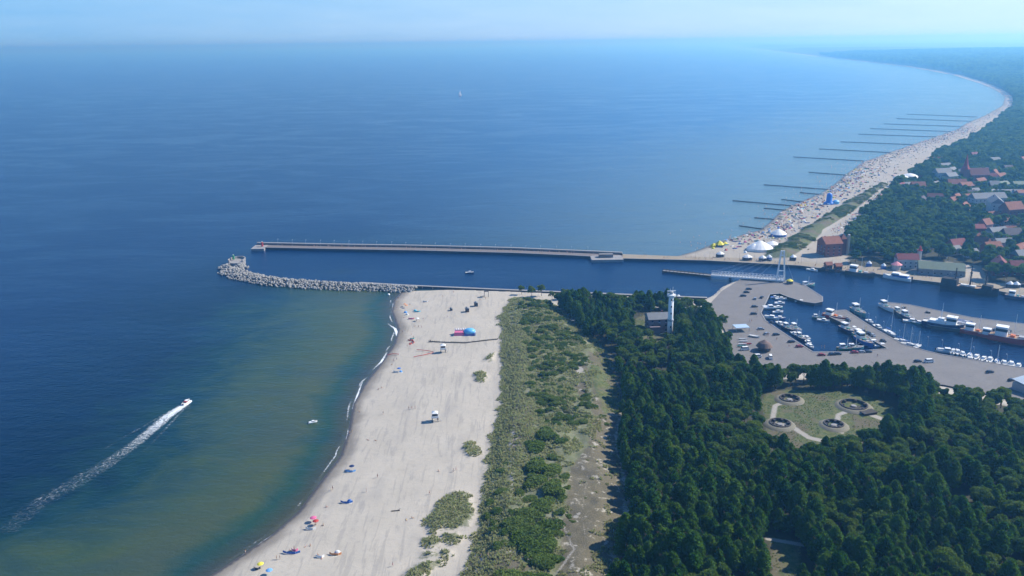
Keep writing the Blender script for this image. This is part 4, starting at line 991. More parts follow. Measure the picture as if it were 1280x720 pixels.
# gun pits
for px, py, rr, lb in [(987, 500, 5.0, 'small round concrete gun pit at the far left of the clearing'), (1067, 508, 6.6, 'largest round gun pit with raised dark rim at the right of the clearing'),
                       (975, 531, 5.0, 'round gun pit at the near left corner of the clearing'), (1042, 532, 4.6, 'round brick gun pit in the near middle of the clearing')]:
    x, y, z = ground(px, py)
    t = empty('gun_pit', (x, y, z-.15), label=lb, cat='bunker')
    MB().lathe([(rr+2.6, 0), (rr+1.3, .9), (rr+.2, 1.15), (rr-.0, 1.1)], 28, cap=False).build('bank', paint('sandy_bank', (.20, .185, .135), .95, .3, 1.5), t, smooth=True)
    MB().lathe([(rr, 1.1), (rr, 1.5), (rr-.55, 1.5), (rr-.6, -.1)], 28, cap=False).build('ring_wall', paint('pit_wall', (.055, .05, .052), .9, .35, 1.2), t)
    MB().lathe([(rr-.6, .12), (rr-.7, .14)], 28).build('pit_floor', paint('pit_floor', (.06, .055, .05), .95, .3, 1), t)
    MB().lathe([(1.5, .1), (1.3, .7), (.2, .75)], 16).build('plinth', M_CONC, t)
    for k in range(6):
        a = k*math.pi/3; MB().box(-.7, -.5, 0, .7, .5, 1.35, 0, Matrix.Rotation(a, 4, 'Z') @ Matrix.Translation((rr-1.1, 0, .12))).build('niche', paint('pit_wall', 0), t)
x, y, z = ground(1085, 517)
t = empty('command_bunker', (x, y, z-.3), .3, 'low dark concrete bunker joined to the largest gun pit', 'bunker')
MB().box(-3.6, -2, 0, 3.6, 2, 1.2).build('wall', paint('pit_wall', 0), t); MB().box(-3.8, -2.2, 1.2, 3.8, 2.2, 1.5).build('roof', paint('pit_floor', 0), t)
# thatched round hut
x, y = yard(955, 438)
t = empty('round_hut', (x, y, 2), label='round brown hut with thatched cone roof on the harbour yard', cat='hut')
MB().lathe([(3.6, 0), (3.6, 3)], 14).build('wall', M_WOODD, t); MB().lathe([(4.9, 2.7), (3.2, 5.0), (.1, 6.8)], 18).build('roof', paint('thatch', (.17, .12, .10), .95, .35, 1.2), t)
MB().box(2.9, -.6, 0, 3.75, .6, 2.1).build('door', M_BLACK, t)
# roofs by the edge of the yard
x, y, z = ground(1275, 489)
t = empty('metal_hall', (x+7, y, 2), .45, 'shed with bright corrugated white metal roof at the right edge', 'shed')
MB().box(-9, -6, 0, 9, 6, 4).build('wall', M_GREY, t)
m = MB()
m.add([(-9.5, -6.5, 4), (9.5, -6.5, 4), (9.5, 6.5, 5.6), (-9.5, 6.5, 5.6)], [(0, 1, 2, 3)])
for k in range(13): m.bar((-9+k*1.5, -6.4, 4.1), (-9+k*1.5, 6.4, 5.7), .35, .2)
m.build('roof', paint('zinc_sheet', (.62, .68, .70), .35, .1, .4, .3), t)
x, y = yard(926, 413); t = empty('canopy', (x, y, 2), .1, 'pale blue flat-roofed canopy at the edge of the harbour yard', 'canopy')
MB().box(-4.5, -3.5, 2.7, 4.5, 3.5, 3.0).build('roof', paint('pale_blue_sheet', (.38, .50, .62), .5, .08), t)
for sx in (-1, 1):
    for sy in (-1, 1): MB().box(sx*4.2-.1, sy*3.2-.1, 0, sx*4.2+.1, sy*3.2+.1, 2.7).build('post', M_GREY, t)

# ---------------------------------------------------------------- boats
def hull_mesh(L, W, H, n=12, full=.55, sheer=.35, mats=None):
    m = MB(); rings = []
    for i in range(n+1):
        u = i/n; x = L*(u-.5); w = W/2*min(1, (.72+.28*min(u/.25, 1)))*(1-max(0, (u-full)/(1-full))**2.0)
        w = max(w, .03); top = H*(1+sheer*max(0, u-.4)**2*2.2)
        rings.append([(x, -w, top), (x, -w*.86, H*.28), (x, -w*.45, -H*.25), (x, w*.45, -H*.25), (x, w*.86, H*.28), (x, w, top)])
    v = [p for r_ in rings for p in r_]; f = []
    for i in range(n):
        for k in range(5): f.append((i*6+k, (i+1)*6+k, (i+1)*6+k+1, i*6+k+1))
    f.append((0, 1, 2, 3, 4, 5)); m.add(v, [tuple(reversed(q)) for q in f], 0)
    dk = MB(); v = []; 
    for i, r_ in enumerate(rings): v += [(r_[0][0], r_[0][1]*.93, r_[0][2]-H*.10), (r_[5][0], r_[5][1]*.93, r_[5][2]-H*.10)]
    dk.add(v, [(2*i, 2*i+2, 2*i+3, 2*i+1) for i in range(n)], 0)
    return m, dk, rings
M_DECK = paint('deck_white', (.60, .60, .57), .7, .1, 1); M_TEAK = paint('deck_timber', (.30, .20, .12), .8, .2, 2); M_NAVY = paint('navy_paint', (.015, .03, .10), .4); M_ORANGE = paint('orange_paint', (.62, .16, .03), .5)
def boat_base(name, L, W, H, hullm, deckm, label, cat, stripe=None, group=None):
    t = empty(name, label=label, cat=cat, group=group); h, dk, rings = hull_mesh(L, W, H)
    h.build('hull', hullm, t); dk.build('deck', deckm, t)
    m = MB()
    for a, b in zip(rings[:-1], rings[1:]):
        for k in (0, 5): m.bar(a[k], b[k], .12, .16)
    m.build('gunwale', stripe or M_WHITE, t)
    return t
def motorboat(L, hullm, label, cover=None, group='small boats moored in the marina', cat='motor boat'):
    t = boat_base('motorboat', L, L*.34, L*.13, hullm, M_DECK, label, cat, group=group); H = L*.13
    if cover: MB().box(-L*.45, -L*.14, H*.9, L*.12, L*.14, H*1.55, 0, None, .3, L*.06).build('boat_cover', cover, t)
    c = MB().box(-L*.12, -L*.12, H*.9, L*.2, L*.12, H*2.0, 0, None, L*.03, L*.015).build('cabin', M_WHITE, t)
    MB().box(-L*.10, -L*.125, H*1.35, L*.19, L*.125, H*1.72, 0, None, L*.012, .0).build('window', M_GLASS, c)
    MB().box(-L*.54, -.25, H*.5, -L*.49, .25, H*1.5).build('outboard', M_BLACK, t)
    m = MB()
    for s_ in (-1, 1): m.bar((L*.2, s_*L*.13, H*1.5), (L*.46, s_*.1, H*1.75), .06)
    m.build('rail', M_GREY, t)
    return t
def yacht(L, hullm, label, mast=1.25, group='sailing boats moored in the marina'):
    t = boat_base('sailing_yacht', L, L*.29, L*.12, hullm, M_DECK, label, 'sailing boat', group=group); H = L*.12
    c = MB().box(-L*.15, -L*.085, H*.9, L*.22, L*.085, H*1.45, 0, None, L*.03, L*.01).build('cabin', M_WHITE, t)
    MB().box(-L*.12, -L*.09, H*1.1, L*.18, L*.09, H*1.28).build('window', M_GLASS, c)
    MB().cyl(L*.08, 0, H, H+L*mast, .11, .07).build('mast', M_WHITE, t)
    b = MB().bar((L*.08, 0, H*2.2), (-L*.36, 0, H*2.1), .14).build('boom', M_GREY, t)
    MB().bar((L*.05, 0, H*2.45), (-L*.34, 0, H*2.35), .34, .42).build('furled_sail', M_BLUE if hullm == M_WHITE else M_WHITE, b)
    m = MB().bar((L*.08, 0, H+L*mast), (L*.48, 0, H*1.4), .04).bar((L*.08, 0, H+L*mast), (-L*.48, 0, H*1.1), .04)
    m.build('stay', M_GREY, t)
    return t
def cutter(L, hullm, cabm, label, group='fishing boats in the harbour', stripe=None, cat='fishing boat', fwd=False):
    t = boat_base('fishing_cutter', L, L*.31, L*.16, hullm, M_TEAK if not fwd else M_DECK, label, cat, stripe, group); H = L*.16
    x0 = L*.08 if fwd else -L*.36
    c = MB().box(x0, -L*.095, H*.85, x0+L*.24, L*.095, H*2.2).build('wheelhouse', cabm, t)
    MB().box(x0+.05, -L*.10, H*1.6, x0+L*.245, L*.10, H*2.0).build('window', M_GLASS, c)
    MB().box(x0-.2, -L*.105, H*2.2, x0+L*.25, L*.105, H*2.32).build('roof', M_WHITE, c)
    MB().cyl(L*.02 if not fwd else -L*.05, 0, H, H+L*.55, .13, .08).build('mast', M_YEL if hullm == M_BLUE else M_WHITE, t)
    MB().bar((L*.02, 0, H*1.6), (L*.30, 0, H*2.6), .14).build('derrick', M_GREY, t)
    MB().box(L*.12, -L*.06, H*.9, L*.26, L*.06, H*1.2).build('hatch', M_GREY, t)
    MB().box(-L*.05, -L*.07, H*.9, L*.04, L*.07, H*1.25).build('net_heap', M_ORANGE if hullm == M_RED else M_TEAL, t)
    return t
def put(t, px, py, rz, z=0.0, px2=None):
    x, y = at(px, py, z); t.location = (x, y, z); t.rotation_euler = (0, 0, rz); return t
def heading(a, b):
    A = at(*a); B = at(*b); return math.atan2(B[1]-A[1], B[0]-A[0])
hW = heading((957, 401), (1016, 440)); hF = heading((1055, 388), (1130, 431)); hFi = heading((1037, 396), (1110, 436)); hR = heading((1176, 443), (1280, 460)); hP = heading((1102, 377), (1164, 407)); hP2 = heading((1164, 407), (1280, 427)); hT = heading((1088, 342), (1280, 371))
# west side of the basin
BOATS = [
 ('m', 968, 372.5, 6, 0.2, M_WHITE, M_BLUE, 'small white boat with blue cover in the top corner of the boat basin'),
 ('m', 976, 374.5, 7, -.1, M_WHITE, None, 'white boat second from the top corner of the boat basin'),
 ('m', 974, 380, 7, .1, M_WHITE, M_WHITE, 'white covered boat against the left quay of the basin near its top'),
 ('m', 962, 386, 10, .05, M_WHITE, M_WHITE, 'large white cabin boat at the left edge of the boat basin'),
 ('m', 972, 385.5, 7, .3, M_TEAL, None, 'teal boat beside the large white cabin boat'),
 ('m', 972, 391, 7, .2, M_WHITE, None, 'white boat below the teal boat at the left quay'),
 ('m', 964, 398.5, 9, -.5, M_WHITE, M_DECK, 'white boat with pale cover lying along the left quay of the basin'),
 ('m', 974, 398.5, 7, -.4, M_BLUE, M_BLUE, 'bright blue boat beside the white boat with pale cover'),
 ('m', 975, 406, 8, hW, M_WHITE, None, 'white boat at the bend of the left quay'),
 ('c', 985, 412.5, 10, hW+.1, M_NAVY, None, 'navy fishing boat with white deckhouse along the left quay'),
 ('c', 995, 413, 10, hW+.05, M_WHITE, None, 'white fishing boat with mast outside the navy one'),
 ('m', 993, 418.5, 7, hW, M_WHITE, None, 'white boat between the two fishing boats and the lower moorings of the left quay'),
 ('c', 1001, 424, 9, hW, M_NAVY, None, 'dark blue fishing boat in the lower half of the left quay'),
 ('m', 1008, 423.5, 7, hW+.1, M_WHITE, None, 'white boat outside the lower dark blue fishing boat'),
 ('m', 1010, 429, 7, hW-.1, M_TEAL, None, 'turquoise boat near the lower corner of the left quay'),
 ('m', 1012.5, 434, 7, hW, M_WHITE, M_WHITE, 'white covered boat at the bottom corner of the left quay'),
 ('c', 1010, 358, 10, .3, M_TEAL, None, 'grey-green fishing boat with mast at the outer side of the harbour head'),
 ('m', 1001, 378, 7, hR, M_WHITE, None, 'white boat lying under the inner side of the harbour head'),
 ('c', 1023, 398, 7, -.2, M_TEAL, None, 'small grey-green fishing boat at the tip of the short pier'),
 ('m', 1029, 401.5, 7, -.6, M_WHITE, None, 'white boat beside the small grey-green fishing boat'),
 ('c', 1044, 399, 15, hFi+.55, M_RED, None, 'large red fishing cutter moored at the tip of the short pier'),
 ('m', 1055, 406, 7, hFi, M_WHITE, M_WHITE, 'white covered boat behind the red cutter on the short pier'),
 ('c', 1060, 415, 13, hFi+.15, M_NAVY, None, 'dark purple-blue cutter moored inside the short pier'),
 ('m', 1067, 412, 8, hFi, M_WHITE, None, 'white boat between the dark cutter and the short pier'),
 ('c', 1077, 424, 13, hFi+.1, M_GREEN, None, 'green fishing cutter half way along the inside of the short pier'),
 ('c', 1080, 429.5, 15, hFi, M_BLUE, None, 'bright blue fishing cutter near the root of the short pier'),
 ('m', 1091, 429.5, 9, .1, M_WHITE, M_WHITE, 'white covered boat between the blue cutter and the quay corner'),
 ('m', 1102, 433.5, 8, .05, M_WHITE, None, 'white boat tucked into the corner at the root of the short pier'),
 ('c', 1058, 437.5, 10, .05, M_GREEN, None, 'low green fishing boat along the bottom quay of the basin'),
 ('c', 1069, 436.5, 9, .05, M_TEAL, None, 'pale green fishing boat right of the low green one on the bottom quay'),
 ('c', 1073, 392.5, 15, hF, M_TEAL, None, 'big grey-green cutter with tall masts outside the short pier'),
 ('m', 1087, 403, 7, hF, M_WHITE, None, 'white boat behind the big grey-green cutter'),
 ('m', 1097, 410, 8, hF, M_WHITE, None, 'white boat half way along the outside of the short pier'),
 ('y', 1112, 418, 11, hF, M_WHITE, None, 'long white yacht outside the short pier'),
 ('y', 1127, 427, 8, hF+.6, M_WHITE, None, 'white yacht nearest the outer root of the short pier'),
 ('y', 1136, 431.5, 8, hF+.9, M_WHITE, None, 'yacht moored at the bend between the short pier and the yacht row'),
 ('y', 1147, 434.5, 7, hR+1.2, M_NAVY, None, 'dark-hulled yacht left of the white yacht row'),
 ('m', 1183, 440.5, 10, hR+.2, M_WHITE, M_DECK, 'largest white boat at the left end of the marina row'),
 ('c', 1108, 386.5, 13, hP, M_WHITE, None, 'white cutter at the tip of the long harbour pier'),
 ('c', 1124, 392.5, 10, hP, M_NAVY, None, 'dark cutter second from the tip of the long harbour pier'),
 ('c', 1134, 398.5, 12, hP, M_NAVY, None, 'dark blue boat third from the tip of the long harbour pier'),
 ('m', 1139, 403, 9, hP2+.2, M_WHITE, None, 'white launch outside the dark blue boat of the long harbour pier'),
 ('m', 1148, 405, 8, hP2, M_TEAL, None, 'small teal launch next to the white launch by the long harbour pier'),
 ('c', 1222, 419, 17, hP2, M_RED, None, 'red and orange ship left of the longest red ship'),
 ('c', 1242, 423.5, 15, hP2, M_RED, None, 'red cutter with grey gear between two other red ships'),
 ('m', 1015, 338.5, 8, hT, M_WHITE, None, 'white launch under the town quay close to the footbridge pylon'),
 ('c', 1051, 340.5, 9, hT, M_NAVY, None, 'small dark boat under the town quay right of the white launch'),
 ('c', 1272, 374, 14, hT, M_NAVY, None, 'dark boat under the town quay at the right edge'),
 ('m', 587, 341.5, 6, .1, M_NAVY, None, 'small dark motor boat alone in the middle of the channel'),
]
row = ['second', 'third', 'fourth', 'fifth', 'sixth', 'seventh', 'eighth', 'ninth', 'tenth', 'eleventh', 'twelfth']
for k, (px, py) in enumerate([(1191, 441), (1197, 442), (1203.5, 444), (1212, 446), (1220, 448), (1229, 450), (1237, 451.5), (1246.5, 454), (1255.5, 455.5), (1264, 457), (1272.5, 459)]):
    BOATS.append(('y' if k in (3, 7) else 'm', px, py, 7.5+.5*math.sin(k*2.3), hR+math.pi/2+.3*math.sin(k), M_WHITE, None, 'white boat, %s from the left in the marina row' % row[k]))
for kind, px, py, L, rz, hm, cv, lb in BOATS:
    if kind == 'm': t = motorboat(L, hm, lb, cv)
    elif kind == 'y': t = yacht(L, hm, lb)
    else: t = cutter(L, hm, M_WHITE, lb)
    put(t, px, py, rz); t.scale = (1.16, 1.16, 1.1)
# bigger ships
t = cutter(24, M_NAVY, M_WHITE, 'large white-topped rescue ship at the middle of the long harbour pier', cat='ship', fwd=True); put(t, 1178, 410.5, hP2)
MB().box(-8, -2.6, 3.2, 1.5, 2.6, 5.2).build('superstructure', M_WHITE, t); MB().box(-3, -1.6, 5.2, .5, 1.6, 7.0).build('bridge_deck', M_WHITE, t); MB().cyl(-1.5, 0, 7, 12.5, .15).build('radar_mast', M_WHITE, t)
t = cutter(26, M_RED, M_WHITE, 'longest red ship at the right end of the long harbour pier', cat='ship'); put(t, 1265, 428.5, hP2)
t = motorboat(15, M_WHITE, 'white launch behind the large rescue ship', None, cat='launch'); put(t, 1195, 412, hP2)
t = motorboat(21, M_WHITE, 'white and blue excursion boat moored at the town quay', None, 'boats at the town quay', cat='excursion boat'); put(t, 1121, 349.5, hT+math.pi)
MB().box(-8, -2.5, 2.4, 3, 2.5, 4.4).build('saloon', M_BLUE, t); MB().box(-8.3, -2.7, 4.4, 3.4, 2.7, 4.6).build('upper_deck', M_WHITE, t)
t = cutter(22, M_WOODD, M_WHITE, 'dark flat-sided boat with white cabin left of the excursion boat', 'boats at the town quay', cat='boat'); put(t, 1075, 345, hT)
# galleon
M_TAR = paint('tarred_planks', (.012, .011, .012), .8, .2, 1)
t = boat_base('galleon', 38, 9, 4.6, M_TAR, M_TEAK, 'black three-masted wooden galleon moored at the town quay', 'tall ship', M_TAR); put(t, 1211, 365.5, heading((1180, 360), (1243, 370)))
MB().box(-19, -3.6, 3, -8, 3.6, 8.6, 0, None, .4, .3).build('stern_castle', M_TAR, t); MB().box(8, -3.0, 4.2, 15, 3.0, 7.6, 0, None, .4, .3).build('fore_castle', M_TAR, t)
MB().bar((15, 0, 4.6), (24, 0, 8.0), .45).build('bowsprit', M_WOODD, t)
MB().box(-6, -1.5, 4.6, 4, 1.5, 5.6).build('awning', M_DECK, t)
for x_, h_ in ((-10, 17), (0, 20), (10, 17)):
    mm = MB().cyl(x_, 0, 3, h_, .6, .35).build('mast', M_TAR, t)
    for zz in (.6, .88): MB().bar((x_, -3.6*(1.4-zz), h_*zz+.4), (x_, 3.6*(1.4-zz), h_*zz+.4), .35).build('yard', M_TAR, mm)
    MB().lathe([(.8, h_*.72), (.9, h_*.76)], 10, 0, Matrix.Translation((x_, 0, 0))).build('crows_nest', M_WOODD, mm)
    sm_ = MB()
    for s_ in (-1, 1):
        for q in (-1.4, 0, 1.4): sm_.bar((x_+q, s_*3.8, 3.6), (x_, 0, h_*.9), .07)
    sm_.build('shroud', M_WOODD, mm)
# sea: far sailing boat, speedboat, small craft by the beach
t = yacht(13, M_WHITE, 'tiny white sailing boat far out on the open sea', 1.4); put(t, 575, 119.5, .6); t['group'] = 'lone boats at sea'
MB().add([(1.4, .06, 2.6), (-5.0, .5, 2.9), (1.2, .05, 18.5), (1.4, -.06, 2.6), (-5.0, .4, 2.9), (1.2, -.05, 18.5)], [(0, 1, 2), (5, 4, 3), (0, 3, 4, 1), (1, 4, 5, 2), (2, 5, 3, 0)]).build('sail', M_WHITE, t)
MB().add([(6, .03, 2.2), (1.6, .3, 2.4), (1.5, .03, 16), (6, -.03, 2.2), (1.6, .2, 2.4), (1.5, -.03, 16)], [(0, 1, 2), (5, 4, 3), (0, 3, 4, 1), (1, 4, 5, 2), (2, 5, 3, 0)]).build('foresail', M_WHITE, t)
x0, y0 = at(234, 504); x1, y1 = at(120, 590); hB = math.atan2(y0-y1, x0-x1)
t = motorboat(6.5, M_WHITE, 'small speedboat at the head of a long white wake', None, cat='speedboat'); put(t, 233, 504, hB); del t['group']; MB().box(-1.2, -.8, .9, .5, .8, 1.4).build('seat', M_RED, t)
t = motorboat(4.6, M_WHITE, 'white inflatable dinghy close off the near beach', M_WHITE, cat='dinghy'); put(t, 391, 528.5, .5); del t['group']
x, y = at(486, 369); MB().lathe([(.1, -.5), (.9, .1), (1.0, .7), (.3, 1.4), (.05, 1.5)], 12).build('buoy', M_WHITE, label='white round buoy in the corner between boulders and beach', cat='buoy').location = (x, y, 0)

# foam
def foam_mat():
    t = NT('foam'); a = t.attr('edge'); n = t.noise(.38, 6, .72, dist=2.2); f = t.noise(2.2, 4, .75)
    k = t.ma('ADD', t.ma('MULTIPLY', n, .75), t.ma('MULTIPLY', f, .35))
    al = t.step(t.ma('ADD', a, t.ma('MULTIPLY', t.ma('SUBTRACT', k, .55), 2.2)), .22, .75)
    t.set(Base_Color=(.78, .82, .84), Roughness=.8, Alpha=t.ma('MULTIPLY', al, t.ma('MINIMUM', t.ma('ADD', t.ma('MULTIPLY', a, 1.35), .12), 1.0))); return t.m
M_FOAM = foam_mat()
def foam(name, line, widths, dens, z=.05, nx=9, label=None):
    line = [Vector(p[:2]) for p in line]; n = len(line); V = []; D = []
    for i, p in enumerate(line):
        a = line[max(i-1, 0)]; b = line[min(i+1, n-1)]; d = (b-a).normalized(); nr = Vector((-d.y, d.x)); u = i/(n-1)
        w = np.interp(u, np.linspace(0, 1, len(widths)), widths); dn = np.interp(u, np.linspace(0, 1, len(dens)), dens)
        for k in range(nx):
            q = k/(nx-1)*2-1; pp = p+nr*w/2*q; V.append((pp.x, pp.y, z)); D.append(dn*(1-abs(q)**3)-(1 if abs(q) > .98 or i in (0, n-1) else 0))
    F = [(i*nx+k, (i+1)*nx+k, (i+1)*nx+k+1, i*nx+k+1) for i in range(n-1) for k in range(nx-1)]
    o = mesh_np(name, np.array(V), np.array(F), [M_FOAM], dict(edge=D)); tag(o, kind='stuff'); return o
wk = [at(*p) for p in [(240, 500), (228, 508), (210, 520), (190, 537), (165, 558), (130, 582), (95, 603), (60, 622), (30, 643), (8, 668)]]
foam('wake_foam', resample(wk, 1.5), [3, 7, 9, 9, 10, 12, 14, 14, 13, 11], [.9, .66, .55, .44, .36, .31, .28, .26, .24, .2])
_h = Vector((math.cos(hB), math.sin(hB))); _q = Vector((-_h.y, _h.x)); _o = Vector(at(236, 502))
for s_ in (-1, 1): foam('wake_wave', [tuple(_o-_h*d_+_q*s_*(1.2+d_*.16)) for d_ in range(0, 62, 2)], [.8, 2.2, 2.6, 3.0], [.45, .32, .24, .14], .07, 7)
foam('wake_core', resample(wk[:4], 1.0), [1.2, 3.5, 4, 3.5, 2], [1.0, .7, .45, .2], .09)
for l, w, dn in [([(503, 367), (493, 380), (490, 392)], [2, 4, 2.5], [.35, .6, .3]), ([(484, 404), (494, 411), (498, 422), (495, 432), (490, 437)], [1.5, 2.4, 2.8, 2.4, 1.4], [.35, .7, .8, .7, .35]),
                 ([(484, 440), (477, 452), (465, 463)], [1.2, 2.2, 1], [.4, .7, .35]), ([(454, 475), (446, 496), (440, 512)], [.6, 1.5, .8], [.4, .7, .4]), ([(435, 535), (434, 550), (430, 568)], [.6, 1.8, .8], [.35, .7, .35]),
                 ([(409, 595), (398, 612), (384, 632), (370, 650), (360, 660)], [.5, 1.1, 1.7, 1.2, .6], [.3, .6, .75, .6, .3]), ([(344, 667), (333, 675), (320, 683)], [.8, 1.6, .8], [.6, .85, .5]), ([(307, 690), (300, 697)], [.6, .5], [.35, .3]),
                 ([(425, 572), (415, 587)], [.6, .6], [.4, .3]), ([(878, 311), (900, 301), (918, 296), (950, 287)], [2, 2, 2, 2], [.2, .3, .3, .2])]:
    foam('surf_foam', resample([at(*p) for p in l], .8), w, dn, .06)

_s = resample(W_SHORE[2:-1], 1.0); _r = np.random.default_rng(12); _n = np.array([vnoise(np.array([a]), np.array([b]), 9, 71)[0] for a, b in _s])
_l = []
for i, (a, b) in enumerate(_s):
    u = Vector(_s[min(i+1, len(_s)-1)])-Vector(_s[max(i-1, 0)]); u.normalize(); q = -(.5+1.8*float(_n[i])); _l.append((a+u.y*q, b-u.x*q))
foam('shore_foam', _l, [.9, 1.4, 1.0, 1.5, 1.1, 1.6, 1.0], list(.08+.42*sstep(.42, .75, _n[::3])), .07, 7)
# ---------------------------------------------------------------- cars, tents and stalls
def car(colr, label, van=False, group='cars parked on the harbour quays'):
    t = empty('parked_van' if van else 'parked_car', label=label, cat='van' if van else 'car', group=group); L, W, H = (5.2, 2.0, 2.2) if van else (4.4, 1.8, 1.45)
    MB().box(-L/2, -W/2, .3, L/2, W/2, H*.62, 0, None, .12, .06).build('body', colr, t)
    c = MB().box(-L*.42, -W*.44, H*.62, L*(.42 if van else .25), W*.44, H, 0, None, .5, .14).build('roof', colr, t)
    MB().box(-L*.425, -W*.445, H*.64, L*(.43 if van else .27), W*.445, H*.92, 0, None, .42, .12).build('window', M_GLASS, c)
    for sx in (-1, 1):
        for sy in (-1, 1):
            w = MB().lathe([(.33, -.11), (.33, .11)], 12, 0, Matrix.Rotation(math.pi/2, 4, 'X')).build('wheel', M_BLACK, t); w.location = (sx*L*.31, sy*W*.46, .33)
    return t
M_SILV = paint('silver_paint', (.42, .43, .45), .35, .05, 1, .5); M_DARKC = paint('dark_car_paint', (.03, .035, .05), .3); M_REDC = paint('red_car_paint', (.30, .02, .02), .35)
for px, py, c, rz, lb in [(936, 362, M_DARKC, .1, 'dark car in the upper part of the yard nearest the footbridge'), (933, 366, M_DARKC, .1, 'dark car just below the one nearest the footbridge'), (929, 370.5, M_DARKC, .1, 'dark car lowest of three at the top of the yard'),
        (944, 374, M_SILV, 1.2, 'silver car parked across beside the top of the yard'), (952, 372.5, M_DARKC, 1.0, 'dark car in front of the upper boat moorings'), (943, 384, M_DARKC, .1, 'dark car in the middle of the yard'), (942, 393, M_DARKC, .1, 'dark car below the middle of the yard'),
        (951, 412, M_SILV, 0, 'grey car alone between the canopy and the moorings'), (958, 418, M_SILV, .6, 'grey car above the round hut'), (970, 419, M_DARKC, .2, 'dark car on the quay right of the round hut'), (965, 404, M_DARKC, hW, 'dark car close to the bend of the left quay'),
        (989, 428, M_DARKC, .2, 'dark car by the lower left quay edge'), (999, 434, M_REDC, .1, 'brown-red car near the lower corner of the basin'), (1027, 444.5, M_REDC, .05, 'red car on the bottom quay of the basin'), (1040, 443.8, M_DARKC, .05, 'dark car right of the red car'),
        (1047, 443.3, M_DARKC, .05, 'second dark car right of the red car'), (1068, 441.3, M_REDC, .05, 'maroon car below the pale green fishing boat'), (1077, 440.8, M_SILV, .05, 'silver car right of the maroon car'), (1085, 440.5, M_DARKC, .05, 'dark car right of the silver car'),
        (1060, 401, M_DARKC, hF, 'dark car nearest the tip of the short pier'), (1079, 414.5, M_DARKC, hF, 'dark car half way down the short pier'), (1086, 417.5, M_DARKC, hF, 'dark car second past the middle of the short pier'), (1091, 420, M_SILV, hF, 'grey car third past the middle of the short pier'),
        (1104, 427, M_DARKC, hF, 'dark car at the root of the short pier'), (1147, 452.5, M_DARKC, .1, 'dark car alone on the broad quay'), (1264, 476, M_DARKC, .4, 'dark car near the metal-roofed shed'), (1237, 466, M_DARKC, .2, 'dark car below the marina row'),
        (1030, 336, M_DARKC, hT, 'dark car on the town quay left of the small red huts'), (961, 326, M_DARKC, hT, 'dark car behind the footbridge pylon')]:
    t = car(c, lb); x, y = at(px, py, 2); t.location = (x, y, 2.0); t.rotation_euler = (0, 0, rz)
for px, py, rz, lb in [(1161, 453, .1, 'white van on the broad quay right of the lone dark car'), (1150, 467, .1, 'white van half hidden behind the trees of the broad quay'), (946, 447, .1, 'white van parked below the round hut'), (963, 448, 1.4, 'white van right of the hut and in front of the trees'),
                       (931, 437.5, .1, 'white van at the left edge of the yard below the racks')]:
    t = car(M_WHITE, lb, True, 'vans parked on the harbour quays'); x, y = at(px, py, 2); t.location = (x, y, 2.0); t.rotation_euler = (0, 0, rz)
def tent(name, px, py, rad, h, mat, label, cat='tent', fn=None, n=8, z=2.0, wall=2.0, sy=1.0, group=None, wallm=None):
    if fn: x, y, z = ground(px, py, fn, 2)
    else: x, y = at(px, py, z)
    t = empty(name, (x, y, z), label=label, cat=cat, group=group)
    MB().lathe([(rad, wall), (rad*.62, wall+h*.45), (rad*.2, wall+h*.85), (.05, wall+h)], n, sy=sy).build('canopy', mat, t)
    MB().lathe([(rad*.96, 0), (rad*.96, wall)], n, cap=False, sy=sy).build('wall', wallm or mat, t)
    return t
hull_r = boat_base('beached_boat', 6.5, 2.1, .8, M_WHITE, M_DECK, 'white boat hull standing on the yard above the round hut', 'boat'); put(hull_r, 943, 421, -.6, 2.2)
for k, (px, py, c, lb) in enumerate([(928, 424, M_WHITE, 'white kayak, topmost on the rack at the left of the yard'), (929, 427, M_WHITE, 'white kayak in the middle of the rack'), (934, 430, M_RED, 'red kayak on the rack at the left of the yard'), (928, 430.5, M_WHITE, 'white kayak lying left of the red kayak'), (927, 433, M_TEAL, 'teal kayak, lowest by the rack')]):
    x, y = at(px, py, 2.4); o = boat_base('kayak', 5.2, .8, .45, c, c, lb, 'kayak', c, 'kayaks at the edge of the harbour yard'); o.location = (x, y, 2.45); o.rotation_euler = (0, 0, -.1)
    MB().box(-1.6, -.5, -.45, -1.4, .5, -.02).box(1.4, -.5, -.45, 1.6, .5, -.02).build('rest', M_GREY, o)
t = tent('kiosk', 987, 354.5, 2.6, 1.4, M_YEL, 'kiosk with a yellow round roof beside the footbridge pylon', 'kiosk', wall=2.4, wallm=M_DARKC)
for k, (px, py) in enumerate([(1200, 404), (1206, 402.5), (1196, 401.5)]):
    o = boat_base('stored_boat', 9, 2.4, 1.0, M_WHITE, M_DECK, ['white boat laid up on the long harbour pier, nearest the water', 'white boat laid up on the long harbour pier, farthest right', 'white boat laid up on the long harbour pier, farthest back'][k], 'boat', M_BLUE); put(o, px, py, hP2, 2.4)
    MB().box(-2, -.8, -.4, -1.7, .8, 0).box(1.7, -.8, -.4, 2, .8, 0).build('trestle', M_GREY, o)
for k, (px, py, w, lb) in enumerate([(1252, 411, 5, 'dark heap of machinery on the long harbour pier'), (1246, 414, 4, 'stack of dark crates beside the machinery on the long harbour pier'), (1259, 415, 4, 'grey container right of the machinery on the long harbour pier'), (1130, 385, 2.5, 'small dark crate stack near the tip of the long harbour pier'), (1160, 391, 3, 'low brown crate pile on the first half of the long harbour pier')]):
    x, y = at(px, py, 2); t = empty('crate_stack', (x, y, 2), .3*k, lb, 'crates')
    for j in range(4): MB().box(-w*.2, -w*.2, 0, w*.2, w*.2, w*.33, 0, None, .05, .05).build('crate', [M_DARKC, M_WOODD, M_GREY][(j+k) % 3], t).location = (w*(.5*(j % 2)-.25), w*(.5*(j//2)-.25), 0)
